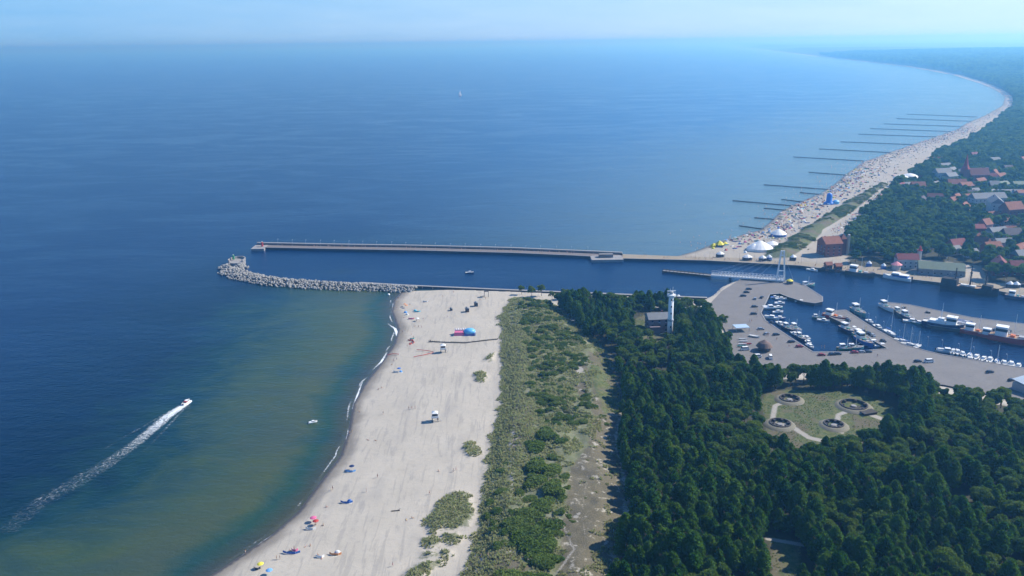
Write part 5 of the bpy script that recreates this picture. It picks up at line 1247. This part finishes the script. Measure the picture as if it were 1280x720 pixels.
# seaside tents
for px, py, r_, h_, sy, lb in [(950, 312, 11, 6.0, 1.0, 'largest white dome tent on the far beach by the pier'), (965, 308, 6.5, 3.0, .8, 'small white tent joined to the right of the largest dome'), (942, 313, 6.5, 4, .8, 'white tent on the left shoulder of the largest dome')]:
    tent('dome_tent', px, py, r_, h_, M_WHITE, lb, fn=height_e, n=18, wall=2.2, sy=sy)
tent('dome_tent', 973, 295, 7.5, 4.5, M_WHITE, 'white and blue dome stage up the beach behind the largest dome', fn=height_e, n=14, wall=2.4, wallm=M_BLUE)
tent('yellow_tent', 899, 308, 4.5, 3.6, M_YEL, 'bright yellow peaked tent near the waterline by the pier', fn=height_e, n=6, wall=2, wallm=M_DARKC)
tent('yellow_tent', 892, 308.5, 3, 2.0, M_YEL, 'small yellow tent left of the bright yellow peaked tent', fn=height_e, n=6, wall=1.6)
tent('yellow_tent', 906, 306, 2.5, 1.6, M_YEL, 'small yellow tent right of the bright yellow peaked tent', fn=height_e, n=6, wall=1.4)
for px, py, w, lb in [(900, 321, 5.5, 'white peaked pavilion at the root of the long pier'), (934, 325, 6.5, 'white and blue pavilion on the promenade below the largest dome'), (953, 326, 5.0, 'white pavilion left of the footbridge pylon'), (961, 325, 4.0, 'low white pavilion just left of the pylon'), (991, 325, 4.5, 'pale blue pavilion right of the pylon'),
                     (1086, 333, 3.5, 'grey pavilion on the town quay left of the lighthouse house'), (1104, 336, 3.5, 'small white pavilion nearest the pink-roofed pavilion'), (1262, 359, 4.5, 'white market umbrella on the quay at the end of the galleon'), (1270, 359.5, 4.5, 'second white market umbrella right of the galleon')]:
    tent('pavilion', px, py, w*.68, 2.2, M_WHITE, lb, 'pavilion', n=8, wall=2.6, wallm=M_DARKC if w > 4.4 else M_BLUE, sy=.7)
for px, py, lb in [(1035, 335.5, 'small red hut with white gable on the town quay'), (1047, 337, 'second small red hut on the town quay')]:
    x, y = at(px, py, 2); house(x, y, 5, 5, 3.4, 2.2, .1, M_BRICK, M_TILE, lb, 2, chim=0, name='quay_hut', cat='hut')
# blue inflatable castle
x, y, z = ground(1036, 255, height_e, 2)
t = empty('inflatable_castle', (x, y, z), label='tall bright blue inflatable tower on the crowded far beach', cat='inflatable'); t.scale = (.58, .58, .75)
M_INF = paint('blue_inflatable', (.03, .18, .62), .4); M_INF2 = paint('sky_blue_inflatable', (.12, .42, .72), .4)
MB().lathe([(10, 0), (8.5, 2.5), (5.5, 4), (5.4, 13), (4.2, 15.5), (.3, 17)], 16).build('tower', M_INF, t, smooth=True)
MB().lathe([(6.5, 0), (6.5, 4.0), (3, 6)], 12, 0, Matrix.Translation((13, -1, 0)), sy=.8).build('slide', M_INF2, t)
MB().box(-9, -6, .1, -6, 5, 3, 0, None, .6, .6).build('ramp', M_INF, t)
# bouncy tent on the near beach
x, y, z = ground(580, 418)
t = empty('inflatable_slide', (x, y, z-.1), .02, 'pink, white and blue inflatable slide on the near beach', 'inflatable')
MB().box(-6.4, -2.8, 0, .2, 2.8, 2.2, 0, None, .5, .5).build('base', paint('pink_inflatable', (.60, .14, .26), .5), t)
MB().box(.2, -3, 0, 7.2, 3, 1.4, 0, None, .2, .2).build('front_wall', paint('purple_inflatable', (.10, .12, .40), .5), t)
MB().lathe([(4.0, 0), (3.7, 1.4), (2.4, 2.5), (.2, 2.9)], 14, 0, Matrix.Translation((3.6, 0, 1.3)), sy=.8).build('dome', M_INF2, t, smooth=True)
m = MB()
for k in range(5): m.lathe([(.5, 0), (.65, .7), (.2, 1.5)], 8, 0, Matrix.Translation((-5.2+k*1.5, 2.0, 2.2)))
m.build('turret', M_WHITE, t)
MB().box(7.0, -3.4, 0, 7.8, -2.2, 2.6).build('entrance_post', M_WHITE, t)
MB().box(-7, -4, .02, 7.6, 4, .12).build('ground_mat', paint('cream_sheet', (.55, .52, .42), .8), t)
# ---------------------------------------------------------------- near beach
def lifeguard(px, py, label, s=1.0):
    x, y, z = ground(px, py); t = empty('lifeguard_tower', (x, y, z-.1), .05, label, 'lifeguard tower', 'lifeguard towers on the near beach')
    for sx in (-1, 1):
        for sy in (-1, 1): MB().bar((sx*1.5, sy*1.5, 0), (sx*1.15, sy*1.15, 2.4), .22).build('leg', M_WOODD, t)
    MB().box(-1.7, -1.9, 2.3, 1.7, 1.7, 2.5).build('platform', M_GREY, t)
    c = MB().box(-1.3, -1.3, 2.5, 1.3, 1.3, 4.5).build('cabin', M_DARKC, t); MB().box(-1.32, -1.34, 3.3, 1.32, -1.3, 4.1).build('window', M_GLASS, c)
    MB().lathe([(2.2, 4.5), (.1, 5.5)], 4, 0, Matrix.Rotation(math.pi/4, 4, 'Z')).build('roof', M_WHITE, t)
    MB().box(-1.7, -1.95, 2.5, 1.7, -1.85, 3.4).build('rail', M_WHITE, t); MB().bar((1.7, -.4, 2.4), (3.2, -.4, 0), .5, .1).build('ladder', M_GREY, t)
    MB().cyl(-1.2, 1.2, 4.4, 7.4, .06).build('flagpole', M_WHITE, t)
lifeguard(554, 440, 'lifeguard tower with white roof just below the twig fence'); lifeguard(544, 526, 'lifeguard tower alone in the middle of the near beach')
def cabin(px, py, label, w=2.6, h=2.5, mat=None):
    x, y, z = ground(px, py); t = empty('beach_hut', (x, y, z-.1), .1, label, 'hut', 'huts at the top of the near beach')
    MB().box(-w/2, -w/2, 0, w/2, w/2, h).build('wall', mat or M_DARKC, t); MB().add([(-w/2-.2, -w/2-.2, h), (w/2+.2, -w/2-.2, h), (w/2+.2, w/2+.2, h), (-w/2-.2, w/2+.2, h), (0, -w/2-.2, h+.9), (0, w/2+.2, h+.9)], [(3, 2, 1, 0), (0, 1, 4), (2, 3, 5), (1, 2, 5, 4), (3, 0, 4, 5)]).build('roof', M_SLATE, t)
    MB().box(-.4, -w/2-.05, 0, .4, -w/2, 1.9).build('door', M_WOODD, t)
cabin(595, 382.5, 'dark hut nearest the dune at the top of the near beach'); cabin(584, 389.5, 'dark hut left of and below the one nearest the dune'); cabin(564, 388, 'low dark box hut, leftmost of the three on the near beach', 1.8, 1.4)
x, y, z = ground(608, 371)
t = empty('climbing_frame', (x, y, z), label='timber post frame by the channel end of the near beach', cat='frame')
for sx in (-1.5, 1.5):
    for sy in (-1, 1): MB().cyl(sx, sy, 0, 4.2, .14).build('post', M_WOODD, t)
MB().box(-1.7, -1.2, 4.1, 1.7, 1.2, 4.35).build('top', M_WOODD, t); MB().bar((-1.6, -1, 1), (-4.5, -1, .5), .3).build('beam', M_WOODD, t)
# twig fence
FL = resample([ground(px, py)[:2] for px, py in [(537, 427.5), (560, 428.5), (583, 429), (603, 426.5), (622, 424.5)]], .45)
t = empty('twig_fence', label='long low brown twig fence running from mid beach to the dune', cat='fence'); m = MB(); zf = height_w(np.array(FL))
for (a, b), zz in zip(FL, zf):
    q = rng.uniform(-.12, .12); m.bar((a, b+q, zz-.2), (a+rng.uniform(-.15, .15), b+q+rng.uniform(-.2, .2), zz+rng.uniform(.6, 1.05)), .16)
m.build('twigs', paint('dry_twigs', (.10, .085, .06), .95, .4, 3), t)
m = MB()
for (a, b), (c, d), z0, z1 in zip(FL[:-1], FL[1:], zf[:-1], zf[1:]): m.bar((a, b, z0+.4), (c, d, z1+.4), .18, .5)
m.build('brushwood', paint('dry_twigs', 0), t); m = MB()
for k in range(5): m.cyl(FL[0][0]+.6*math.cos(k*1.3), FL[0][1]+.6*math.sin(k*1.3), 0, zf[0]+1.5-.15*k, .14)
m.build('end_posts', M_WOODD, t)
# red rope barriers
for l, lb in [([(521, 438.5), (531, 439.2), (542, 441)], 'upper red and white tape running to the lifeguard tower'), ([(542, 442), (530, 445), (517, 447.5)], 'lower red and white tape running to the lifeguard tower'), ([(484, 445), (491, 443.5), (499, 444)], 'short red tape at the edge of the water')]:
    p = resample([ground(*q)[:2] for q in l], 2.2); t = empty('tape_barrier', label=lb, cat='barrier', group='red tape barriers on the near beach'); m = MB(); n_ = MB(); zz = height_w(np.array(p))
    for (a, b), zq in zip(p, zz): m.cyl(a, b, zq-.1, zq+1.0, .05)
    for (a, b), (c, d), z0, z1 in zip(p[:-1], p[1:], zz[:-1], zz[1:]): n_.bar((a, b, z0+.75), (c, d, z1+.75), .12, .38)
    m.build('stake', M_WHITE, t); n_.build('tape', paint('red_tape', (.62, .09, .06), .6), t)
# people
def skinned(joints, edges, rad):
    me = bpy.data.meshes.new('person'); me.from_pydata(joints, edges, []); ob = bpy.data.objects.new('person', me); col.objects.link(ob)
    md = ob.modifiers.new('skin', 'SKIN'); sk = me.skin_vertices[0].data
    for i, r_ in enumerate(rad): sk[i].radius = (r_ if isinstance(r_, tuple) else (r_, r_)); sk[i].use_root = (i == 0)
    ob.modifiers.new('sub', 'SUBSURF').levels = 1
    dg = bpy.context.evaluated_depsgraph_get(); dg.update(); out = bpy.data.meshes.new_from_object(ob.evaluated_get(dg)); bpy.data.objects.remove(ob)
    return out
E_ = [(0, 1), (1, 2), (2, 3), (3, 4), (2, 5), (5, 6), (6, 7), (2, 8), (8, 9), (9, 10), (0, 11), (11, 12), (12, 13), (13, 14), (0, 15), (15, 16), (16, 17), (17, 18)]
R_ = [(.15, .11), (.13, .09), (.15, .09), .055, .105, .055, .04, .032, .055, .04, .032, .085, .055, .04, .035, .085, .055, .04, .035]
def pose(kind):
    if kind == 'stand': return [(0, 0, .95), (0, 0, 1.18), (0, 0, 1.40), (0, 0, 1.54), (0, .02, 1.68), (-.19, 0, 1.40), (-.25, .02, 1.12), (-.24, .12, .88), (.19, 0, 1.40), (.25, -.02, 1.12), (.23, .08, .88), (-.10, 0, .86), (-.11, .03, .48), (-.11, 0, .08), (-.11, .14, .04), (.10, 0, .86), (.11, .02, .48), (.12, -.02, .08), (.12, .12, .04)]
    if kind == 'walk': return [(0, 0, .95), (0, .02, 1.18), (0, .03, 1.40), (0, .05, 1.54), (0, .08, 1.68), (-.19, .02, 1.40), (-.24, -.14, 1.14), (-.22, -.10, .90), (.19, .04, 1.40), (.24, .16, 1.15), (.22, .32, .98), (-.10, .04, .86), (-.10, .26, .50), (-.10, .24, .08), (-.10, .38, .05), (.10, -.02, .86), (.10, -.10, .48), (.10, -.36, .14), (.10, -.28, .04)]
    if kind == 'sit': return [(0, 0, .14), (0, -.06, .36), (0, -.10, .58), (0, -.08, .72), (0, -.04, .86), (-.19, -.10, .58), (-.26, -.22, .32), (-.24, -.30, .05), (.19, -.10, .58), (.26, .06, .38), (.14, .30, .42), (-.10, .08, .14), (-.12, .42, .40), (-.12, .72, .07), (-.12, .84, .05), (.10, .08, .14), (.14, .46, .22), (.16, .84, .07), (.16, .94, .08)]
    return [(0, 0, .14), (0, -.22, .13), (0, -.46, .14), (0, -.60, .15), (0, -.74, .17), (-.19, -.46, .12), (-.30, -.66, .07), (-.16, -.86, .06), (.19, -.46, .12), (.27, -.2, .08), (.28, .06, .06), (-.10, .08, .12), (-.13, .48, .10), (-.14, .86, .07), (-.16, .98, .10), (.10, .08, .12), (.13, .46, .20), (.14, .84, .07), (.16, .96, .10)]
SKIN = [paint('tanned_skin', (.42, .24, .16), .6, .08, 8), paint('pale_skin', (.55, .36, .27), .6, .08, 8)]
HAIR = [paint('brown_hair', (.06, .035, .02), .8), paint('fair_hair', (.35, .24, .10), .8)]
SWIM = [M_NAVY, M_RED, M_BLACK, M_TEAL, M_WHITE, paint('pink_cloth', (.60, .12, .25), .8), paint('sky_cloth', (.15, .35, .65), .8), M_YEL]
SWN = ['navy', 'red', 'black', 'teal', 'white', 'pink', 'light blue', 'yellow']
body = {k: skinned(pose(k), E_, R_) for k in ('stand', 'walk', 'sit', 'lie')}
def person_proto(kind, sk, hr, sw):
    me = body[kind].copy(); me.materials.clear(); me.materials.append(SKIN[sk]); P_ = pose(kind)
    o = bpy.data.objects.new('person', me); col.objects.link(o)
    for p in me.polygons: p.use_smooth = True
    h = Vector(P_[4]); MB().lathe([(.10, -.03), (.118, .03), (.09, .10), (.02, .125)], 8).build('hair', HAIR[hr], o).location = h+Vector((0, -.015, .0) if kind != 'lie' else (0, -.06, 0))
    pel, c = Vector(P_[0]), Vector(P_[2]); d = (c-pel)
    M = Matrix.Translation(pel) @ d.to_track_quat('Z', 'Y').to_matrix().to_4x4()
    MB().lathe([(.155, -.14), (.185, -.05), (.17, .07)], 10, 0, M, cap=False, sy=.78).build('trunks', SWIM[sw], o)
    if (sk+sw) % 2: MB().lathe([(.155, .10), (.18, .34), (.19, .44)], 10, 0, M, cap=False, sy=.72).build('shirt', SWIM[(sw+3) % 8], o)
    return o
PP = {}
def person(kind, x, y, z, rz, label, group, v=0, s=1.0):
    k = (kind, v)
    if k not in PP:
        PP[k] = person_proto(kind, v % 2, (v//2) % 2, v % 8); o = PP[k]
    else: o = copy_tree(PP[k])
    o.location = (x, y, z); o.rotation_euler = (0, 0, rz); o.scale = (s,)*3; tag(o, label, 'person', group); return o
DO = {'stand': 'standing', 'walk': 'walking', 'sit': 'sitting', 'lie': 'lying'}
NB = [(512, 381, 'sit'), (505, 397, 'lie'), (521, 402, 'stand'), (524, 402.5, 'stand'), (517, 399, 'sit'), (529, 398.5, 'sit'), (535, 397.5, 'stand'), (519, 408, 'sit'), (523, 409.5, 'stand'), (527, 410, 'walk'), (530, 378, 'lie'), (535, 377, 'sit'), (553, 371.5, 'stand'), (567, 366, 'stand'), (559, 397, 'walk'),
      (510, 415, 'walk'), (503, 416, 'walk'), (514, 419, 'stand'), (517, 423, 'stand'), (512, 429, 'sit'), (509, 434, 'walk'), (492, 452, 'stand'), (496, 450, 'stand'), (490, 456, 'sit'), (473, 487, 'sit'), (477, 485, 'sit'), (449, 515, 'sit'), (479, 518, 'walk'), (511, 512, 'stand'), (515, 511.5, 'stand'), (519, 511, 'stand'),
      (440, 541, 'stand'), (437, 543, 'stand'), (460, 550, 'lie'), (469, 551, 'sit'), (548, 589, 'sit'), (567, 590, 'stand'), (570, 588, 'walk'), (458, 615, 'stand'), (414, 614, 'stand'), (416, 612, 'stand'), (408, 634, 'sit'), (404, 657, 'sit'), (395, 656, 'sit'), (362, 689, 'sit'), (368, 688, 'stand'), (382, 683, 'lie'), (388, 682, 'sit'),
      (397, 694, 'sit'), (402, 698, 'lie'), (346, 699, 'stand'), (350, 699, 'stand'), (307, 692, 'stand'), (491, 708, 'walk'), (515, 648, 'sit'), (508, 650, 'lie'), (585, 391, 'stand'), (607, 374, 'walk'), (600, 376, 'walk'), (528, 360.8, 'stand'), (541, 361.6, 'stand'), (318, 712, 'sit'), (601, 697, 'walk'), (610, 696, 'walk'), (472, 597, 'walk'), (537, 618, 'walk'), (498, 374, 'stand'), (496, 386, 'stand')]
for i, (px, py, kd) in enumerate(NB):
    x, y, z = ground(px, py, height_w, 2); v = i % 8
    place_w = 'by the waterline' if px < 520-(py-360)*.55 else ('high on' if px > 560-(py-360)*.3 else 'on')
    sw = SWN[v]
    lb = '%s person in %s swimwear %s the near beach' % (DO[kd], sw, {'by the waterline': 'near the waterline of'}.get(place_w, place_w))
    person(kd, x, y, z, rng.uniform(0, 6.28), lb, '%s bathers in %s on the near beach' % (DO[kd], sw), v)
# parasols, windbreaks, beach tents on the near beach
def parasol(px, py, mat, label, fn=height_w, r_=1.25, group=None):
    x, y, z = ground(px, py, fn, 2); t = empty('parasol', (x, y, z), rng.uniform(0, 6), label, 'parasol', group)
    MB().cyl(0, 0, -.1, 2.1, .035, None, 6).build('pole', M_WHITE, t); MB().lathe([(r_, 1.75), (r_*.6, 2.05), (.04, 2.25)], 8, cap=False).build('canopy', mat, t); return t
def windbreak(px, py, mat, label, L=4.0, rz=0., fn=height_w, group=None):
    x, y, z = ground(px, py, fn, 2); t = empty('windbreak', (x, y, z), rz, label, 'windbreak', group); m = MB(); n_ = MB(); P_ = [(-L/2, .8), (-L/4, -.1), (L/4, -.3), (L/2, .6)]
    for a, b in zip(P_[:-1], P_[1:]): m.bar((*a, .5), (*b, .5), .04, .9)
    for a in P_: n_.cyl(*a, -.1, 1.1, .03, None, 6)
    m.build('cloth', mat, t); n_.build('stake', M_WHITE, t); return t
def shell(px, py, mat, label, s=1.0, fn=height_w, rz=0.0, group=None):
    x, y, z = ground(px, py, fn, 2); t = empty('beach_tent', (x, y, z), rz, label, 'beach tent', group)
    MB().lathe([(1.3*s, 0), (1.1*s, .7*s), (.6*s, 1.2*s), (.05, 1.35*s)], 10, sy=.8).build('shell', mat, t); MB().box(-1.5*s, -2.2*s, .02, 1.5*s, -.8*s, .06).build('groundsheet', paint('cream_sheet', 0), t); return t
M_CYAN = paint('turquoise_cloth', (.10, .42, .50), .8); M_ORC = paint('orange_cloth', (.60, .25, .10), .8); M_PALE = paint('pale_cloth', (.62, .62, .60), .8); M_SKY = SWIM[6]; M_PNK = SWIM[5]
parasol(508, 384.5, M_ORC, 'orange parasol near the boulder end of the near beach'); shell(507, 391, M_SKY, 'light blue beach tent below the orange parasol'); shell(509, 393.5, M_PALE, 'pale beach tent under the light blue one', .9); shell(519, 389, M_CYAN, 'turquoise beach tent right of the light blue one'); windbreak(522, 390, M_CYAN, 'turquoise windbreak beside the turquoise tent')
parasol(506, 383, M_ORC, 'second orange parasol left of the first near the boulders'); windbreak(532, 377.5, M_PALE, 'pale windbreak high on the boulder end of the beach'); parasol(522, 401, M_WHITE, 'white parasol above the walking bathers'); windbreak(514, 399, M_PNK, 'pink windbreak below the turquoise tent')
for k, (px, py) in enumerate([(513, 426), (516, 424), (514, 430), (517, 428)]): windbreak(px, py, M_RED if k != 1 else M_TEAL, ['red windbreak, leftmost of the cluster by the waterline', 'teal windbreak at the top of the red cluster', 'red windbreak at the bottom of the red cluster', 'red windbreak, rightmost of the cluster by the waterline'][k], 3.5, k*.7)
windbreak(496, 465.5, M_PALE, 'pale windbreak left of the blue parasol near the foam'); parasol(499, 464, M_BLUE, 'dark blue parasol near the waterline below the red tape'); shell(501, 465, M_SKY, 'light blue tent under the dark blue parasol', .8)
parasol(440, 587, M_NAVY, 'navy parasol beside a light blue windbreak on the lower beach'); windbreak(438, 590, M_SKY, 'light blue windbreak under the navy parasol', 4.5); windbreak(433, 629, M_BLUE, 'deep blue windbreak in the lower part of the near beach', 5); shell(437, 627, M_BLUE, 'deep blue beach tent beside the deep blue windbreak', .8)
parasol(392, 652, M_PNK, 'pink-red parasol low on the near beach', r_=1.4); parasol(395, 656, M_RED, 'red parasol just below the pink-red one'); windbreak(388, 662, M_PALE, 'white windbreak with dark edge below the red parasol', 4); windbreak(364, 692, M_BLUE, 'long royal blue windbreak near the lower waterline', 6.5); windbreak(368, 689, M_PNK, 'small pink windbreak above the long royal blue one', 2.5)
windbreak(419, 694, M_ORC, 'brown and white windbreak at the bottom of the near beach', 4.5); shell(422, 692, M_PALE, 'pale beach tent in the brown windbreak'); parasol(326, 710, M_YEL, 'yellow parasol at the bottom of the near beach'); windbreak(321, 712, M_DARKC, 'dark windbreak left of the yellow parasol', 2.5); parasol(337, 718, M_SKY, 'light blue parasol at the bottom edge of the beach'); windbreak(400, 697, M_WHITE, 'white windbreak left of the brown one', 3)
x, y, z = ground(496, 639); m = MB(); m.bar((x-2.2, y, z+.15), (x+1.2, y+.3, z+.2), .28); m.bar((x+.2, y, z+.2), (x+1.3, y+1.1, z+.6), .14); m.build('driftwood_log', M_WOODD, label='grey driftwood log on the open lower beach', cat='log')

# ---------------------------------------------------------------- the crowded far beach
CLD = [paint('faded_cloth_%d' % i, c, .8) for i, c in enumerate([(.12, .18, .34), (.30, .14, .13), (.50, .50, .49), (.22, .32, .36), (.34, .25, .20), (.36, .24, .27), (.26, .33, .42), (.42, .39, .24), (.18, .25, .18), (.08, .09, .14), (.42, .39, .34)])]
def beach_pts(n, seed, t0, t1):
    """points between the waterline and the back of the far beach, thick near the water"""
    r = np.random.default_rng(seed); S = np.array(resample(E_SHORE[1:23], 6)); out = []
    S = S[(S[:, 1] > t0) & (S[:, 1] < t1)]
    for i in r.integers(1, len(S)-1, n):
        d = S[i+1]-S[i-1]; d /= np.linalg.norm(d); nr = np.array([d[1], -d[0]]); q = S[i]+nr*(2+r.gamma(1.7, 13)); out.append(q+d*r.uniform(-4, 4))
    P_ = np.array(out); k = (sdf(P_, E_LAND) > 1) & (sdf(P_, E_STRIP) < -2) & (sdf(P_, E_QUAY) < -2) & (sdf(P_, E_TREES) < -6) & (sdf(P_, E_PROM) < -2); return P_[k]
CL = [M_BLUE, M_RED, M_WHITE, M_CYAN, M_ORC, M_PNK, M_SKY, M_YEL, M_GREEN, M_NAVY, M_PALE]; CN = ['blue', 'red', 'white', 'turquoise', 'orange', 'pink', 'light blue', 'yellow', 'green', 'navy', 'cream']
pr = {}
fb = beach_pts(900, 71, 730, 1500); fb = fb[np.argsort(fb[:, 1])]
kinds = ['parasol', 'windbreak', 'beach tent']
def far_item(kd, ci, x, y, z):
    key = (kd, ci)
    if key in pr: o = copy_tree(pr[key])
    else:
        lb = '%s %s among the crowd on the far beach' % (CN[ci], kd); g = '%s %ss on the far beach' % (CN[ci], kd)
        o = {'parasol': lambda: parasol(1000, 280, CL[ci], lb, height_e, 1.5, g), 'windbreak': lambda: windbreak(1000, 280, CL[ci], lb, 5.0, 0, height_e, g), 'beach tent': lambda: shell(1000, 280, CL[ci], lb, 1.2, height_e, 0, g)}[kd]()
        pr[key] = o
    o.location = (x, y, z); o.rotation_euler = (0, 0, rng.uniform(0, 6.28)); return o
zf = height_e(fb); n_item = n_per = 0
for i, ((x, y), z) in enumerate(zip(fb, zf)):
    if i % 2 == 0 and n_item < 260: far_item(kinds[int(rng.choice([0, 1, 1, 2]))], int(rng.integers(11)), x, y, z); n_item += 1
    elif n_per < 90:
        kd = ['stand', 'walk', 'sit', 'lie'][int(rng.choice([0, 0, 1, 2, 3]))]; v = int(rng.integers(8)); person(kd, x, y, z, rng.uniform(0, 6.28), '%s person in %s swimwear in the crowd on the far beach' % (DO[kd], SWN[v]), '%s bathers in %s on the far beach' % (DO[kd], SWN[v]), v); n_per += 1
# the rest of the crowd, past counting
def crowd(P_, zz, seed, s=1.0):
    r = np.random.default_rng(seed); V = []; F = []; mi = []
    for (x, y), z in zip(P_, zz):
        b = len(V); w = r.uniform(.5, 2.0)*s; h = r.uniform(.8, 1.8)*s; a = r.uniform(0, 3.14); c_, s_ = math.cos(a)*w, math.sin(a)*w; k = r.integers(0, 3); ci = int(r.integers(0, 13))
        if k == 0:   # parasol: small pyramid on a stick
            V += [(x+w, y, z+1.6), (x, y+w, z+1.6), (x-w, y, z+1.6), (x, y-w, z+1.6), (x, y, z+2.3), (x, y, z)]; f = [(b, b+1, b+4), (b+1, b+2, b+4), (b+2, b+3, b+4), (b+3, b, b+4)]
        elif k == 1: # windbreak: bent upright cloth
            V += [(x-c_, y-s_, z), (x, y, z), (x, y, z+h*.7), (x-c_, y-s_, z+h*.7), (x+s_, y-c_, z), (x+s_, y-c_, z+h*.7)]; f = [(b, b+1, b+2), (b, b+2, b+3), (b+1, b+4, b+5), (b+1, b+5, b+2)]
        else:        # a person as a thin tapered body
            q = .26; V += [(x-q, y, z), (x+q, y, z), (x, y+q, z), (x-q, y, z+h), (x+q, y, z+h), (x, y+q, z+h+.2)]; f = [(b, b+1, b+4), (b, b+4, b+3), (b+1, b+2, b+5), (b+1, b+5, b+4), (b+2, b, b+3), (b+2, b+3, b+5), (b+3, b+4, b+5)]; ci = 11 if r.random() < .7 else ci
        F += f; mi += [ci]*len(f)
    return np.array(V), np.array(F), np.array(mi)
rest = beach_pts(2300, 72, 760, 1750); rest2 = beach_pts(1800, 73, 1500, 3200)
# bathers standing in the shallows
r5 = np.random.default_rng(74); S = np.array(resample(E_SHORE[1:22], 6)); wad = []
for i in r5.integers(1, len(S)-1, 600):
    d = S[i+1]-S[i-1]; d /= np.linalg.norm(d); wad.append(S[i]-np.array([d[1], -d[0]])*r5.gamma(1.5, 10))
wad = np.array(wad)
allp = np.concatenate([rest, rest2]); za = height_e(allp)
V, F, mi = crowd(allp, za, 5); o = mesh_np('beach_crowd', V, F, [CLD[i] for i in range(11)]+[SKIN[0], M_DARKC], mi=mi); tag(o, 'dense crowd of bathers, parasols and windbreaks fading up the far beach', 'crowd', None, 'stuff')
V = []; F = []
for k, (x, y) in enumerate(wad): b = len(V); q = .3; V += [(x-q, y, -.3), (x+q, y, -.3), (x, y+q, -.3), (x-q*.7, y, .9), (x+q*.7, y, .9), (x, y+q*.7, 1.1)]; F += [(b, b+1, b+4), (b, b+4, b+3), (b+1, b+2, b+5), (b+1, b+5, b+4), (b+2, b, b+3), (b+2, b+3, b+5), (b+3, b+4, b+5)]
o = mesh_np('wading_crowd', np.array(V), np.array(F), [SKIN[0]]); tag(o, 'scattered bathers wading off the far beach', 'crowd', None, 'stuff')
# people strolling on the pier and quays
def strollers(line, n, z, txt, seed, wid=3):
    r = np.random.default_rng(seed); L = resample(line, 1.5)
    for k in range(n):
        a, b = L[int(r.integers(0, len(L)))]; v = int(r.integers(8)); kd = ['walk', 'stand'][int(r.integers(2))]
        person(kd, a+r.uniform(-1, 1), b+r.uniform(-wid, wid), z, r.uniform(0, 6.28), '%s person in %s clothes %s' % (DO[kd], SWN[v], txt), '%s people in %s %s' % (DO[kd], SWN[v], txt), v, 1.05)
strollers(pts([(330, 307), (520, 310.5), (745, 317.5)], 3.6), 40, 3.62, 'on top of the long pier', 81, .8)
strollers(pts([(780, 320.5), (880, 323.5), (1000, 330)], 2), 38, 2.0, 'on the promenade at the pier root', 82, 4)
strollers(pts([(1010, 331.5), (1088, 338), (1150, 347), (1240, 358)], 2), 32, 2.0, 'on the town quay', 83, 5)
strollers(pts([(960, 380), (945, 390), (940, 410), (975, 430), (1100, 445)], 2), 22, 2.0, 'on the harbour yard', 84, 8)
P_ = beach_pts(10, 1, 760, 900)
prm = [q for q in resample(pts([(1045, 288), (1066, 272), (1106, 237)], 5), 1.2)]
rr = np.random.default_rng(85); qq = np.array([prm[i] for i in rr.integers(0, len(prm), 420)])+rr.uniform(-7, 7, (420, 2)); V, F, mi = crowd(qq, height_e(qq), 6, .6)
o = mesh_np('promenade_crowd', V, F, CL+[SKIN[0], M_DARKC], mi=mi); tag(o, 'crowd of walkers on the pale promenade behind the far beach', 'crowd', None, 'stuff')
# street lamps along the pier and quay
lp = MB().cyl(0, 0, 0, 6, .09, .06, 6); t0 = empty('street_lamp', label='x', cat='street lamp'); lp.build('pole', M_GREY, t0); MB().bar((0, 0, 6), (1, 0, 6.2), .1).build('arm', M_GREY, t0); MB().box(.8, -.15, 6.05, 1.4, .15, 6.2).build('lamp_head', M_WHITE, t0)
for line, n, z, lb in [(pts([(340, 307), (745, 318)], 3.6), 22, 3.6, 'slim grey lamp post on the long pier'), (pts([(860, 321), (1000, 329), (1150, 346), (1270, 361)], 2), 20, 2, 'slim grey lamp post on the town quay'), (pts([(1064, 391), (1125, 426), (1270, 459)], 2), 14, 2, 'slim grey lamp post along the marina edge')]:
    L = resample(line, 1); 
    for k in range(n):
        a, b = L[int((k+.5)/n*(len(L)-1))]; place(t0, used, a, b, z, 1.5, 1, lb, lb.replace('lamp post', 'lamp posts'))
for o in list(col.objects):
    if o.name.startswith('source_'): bpy.data.objects.remove(o)
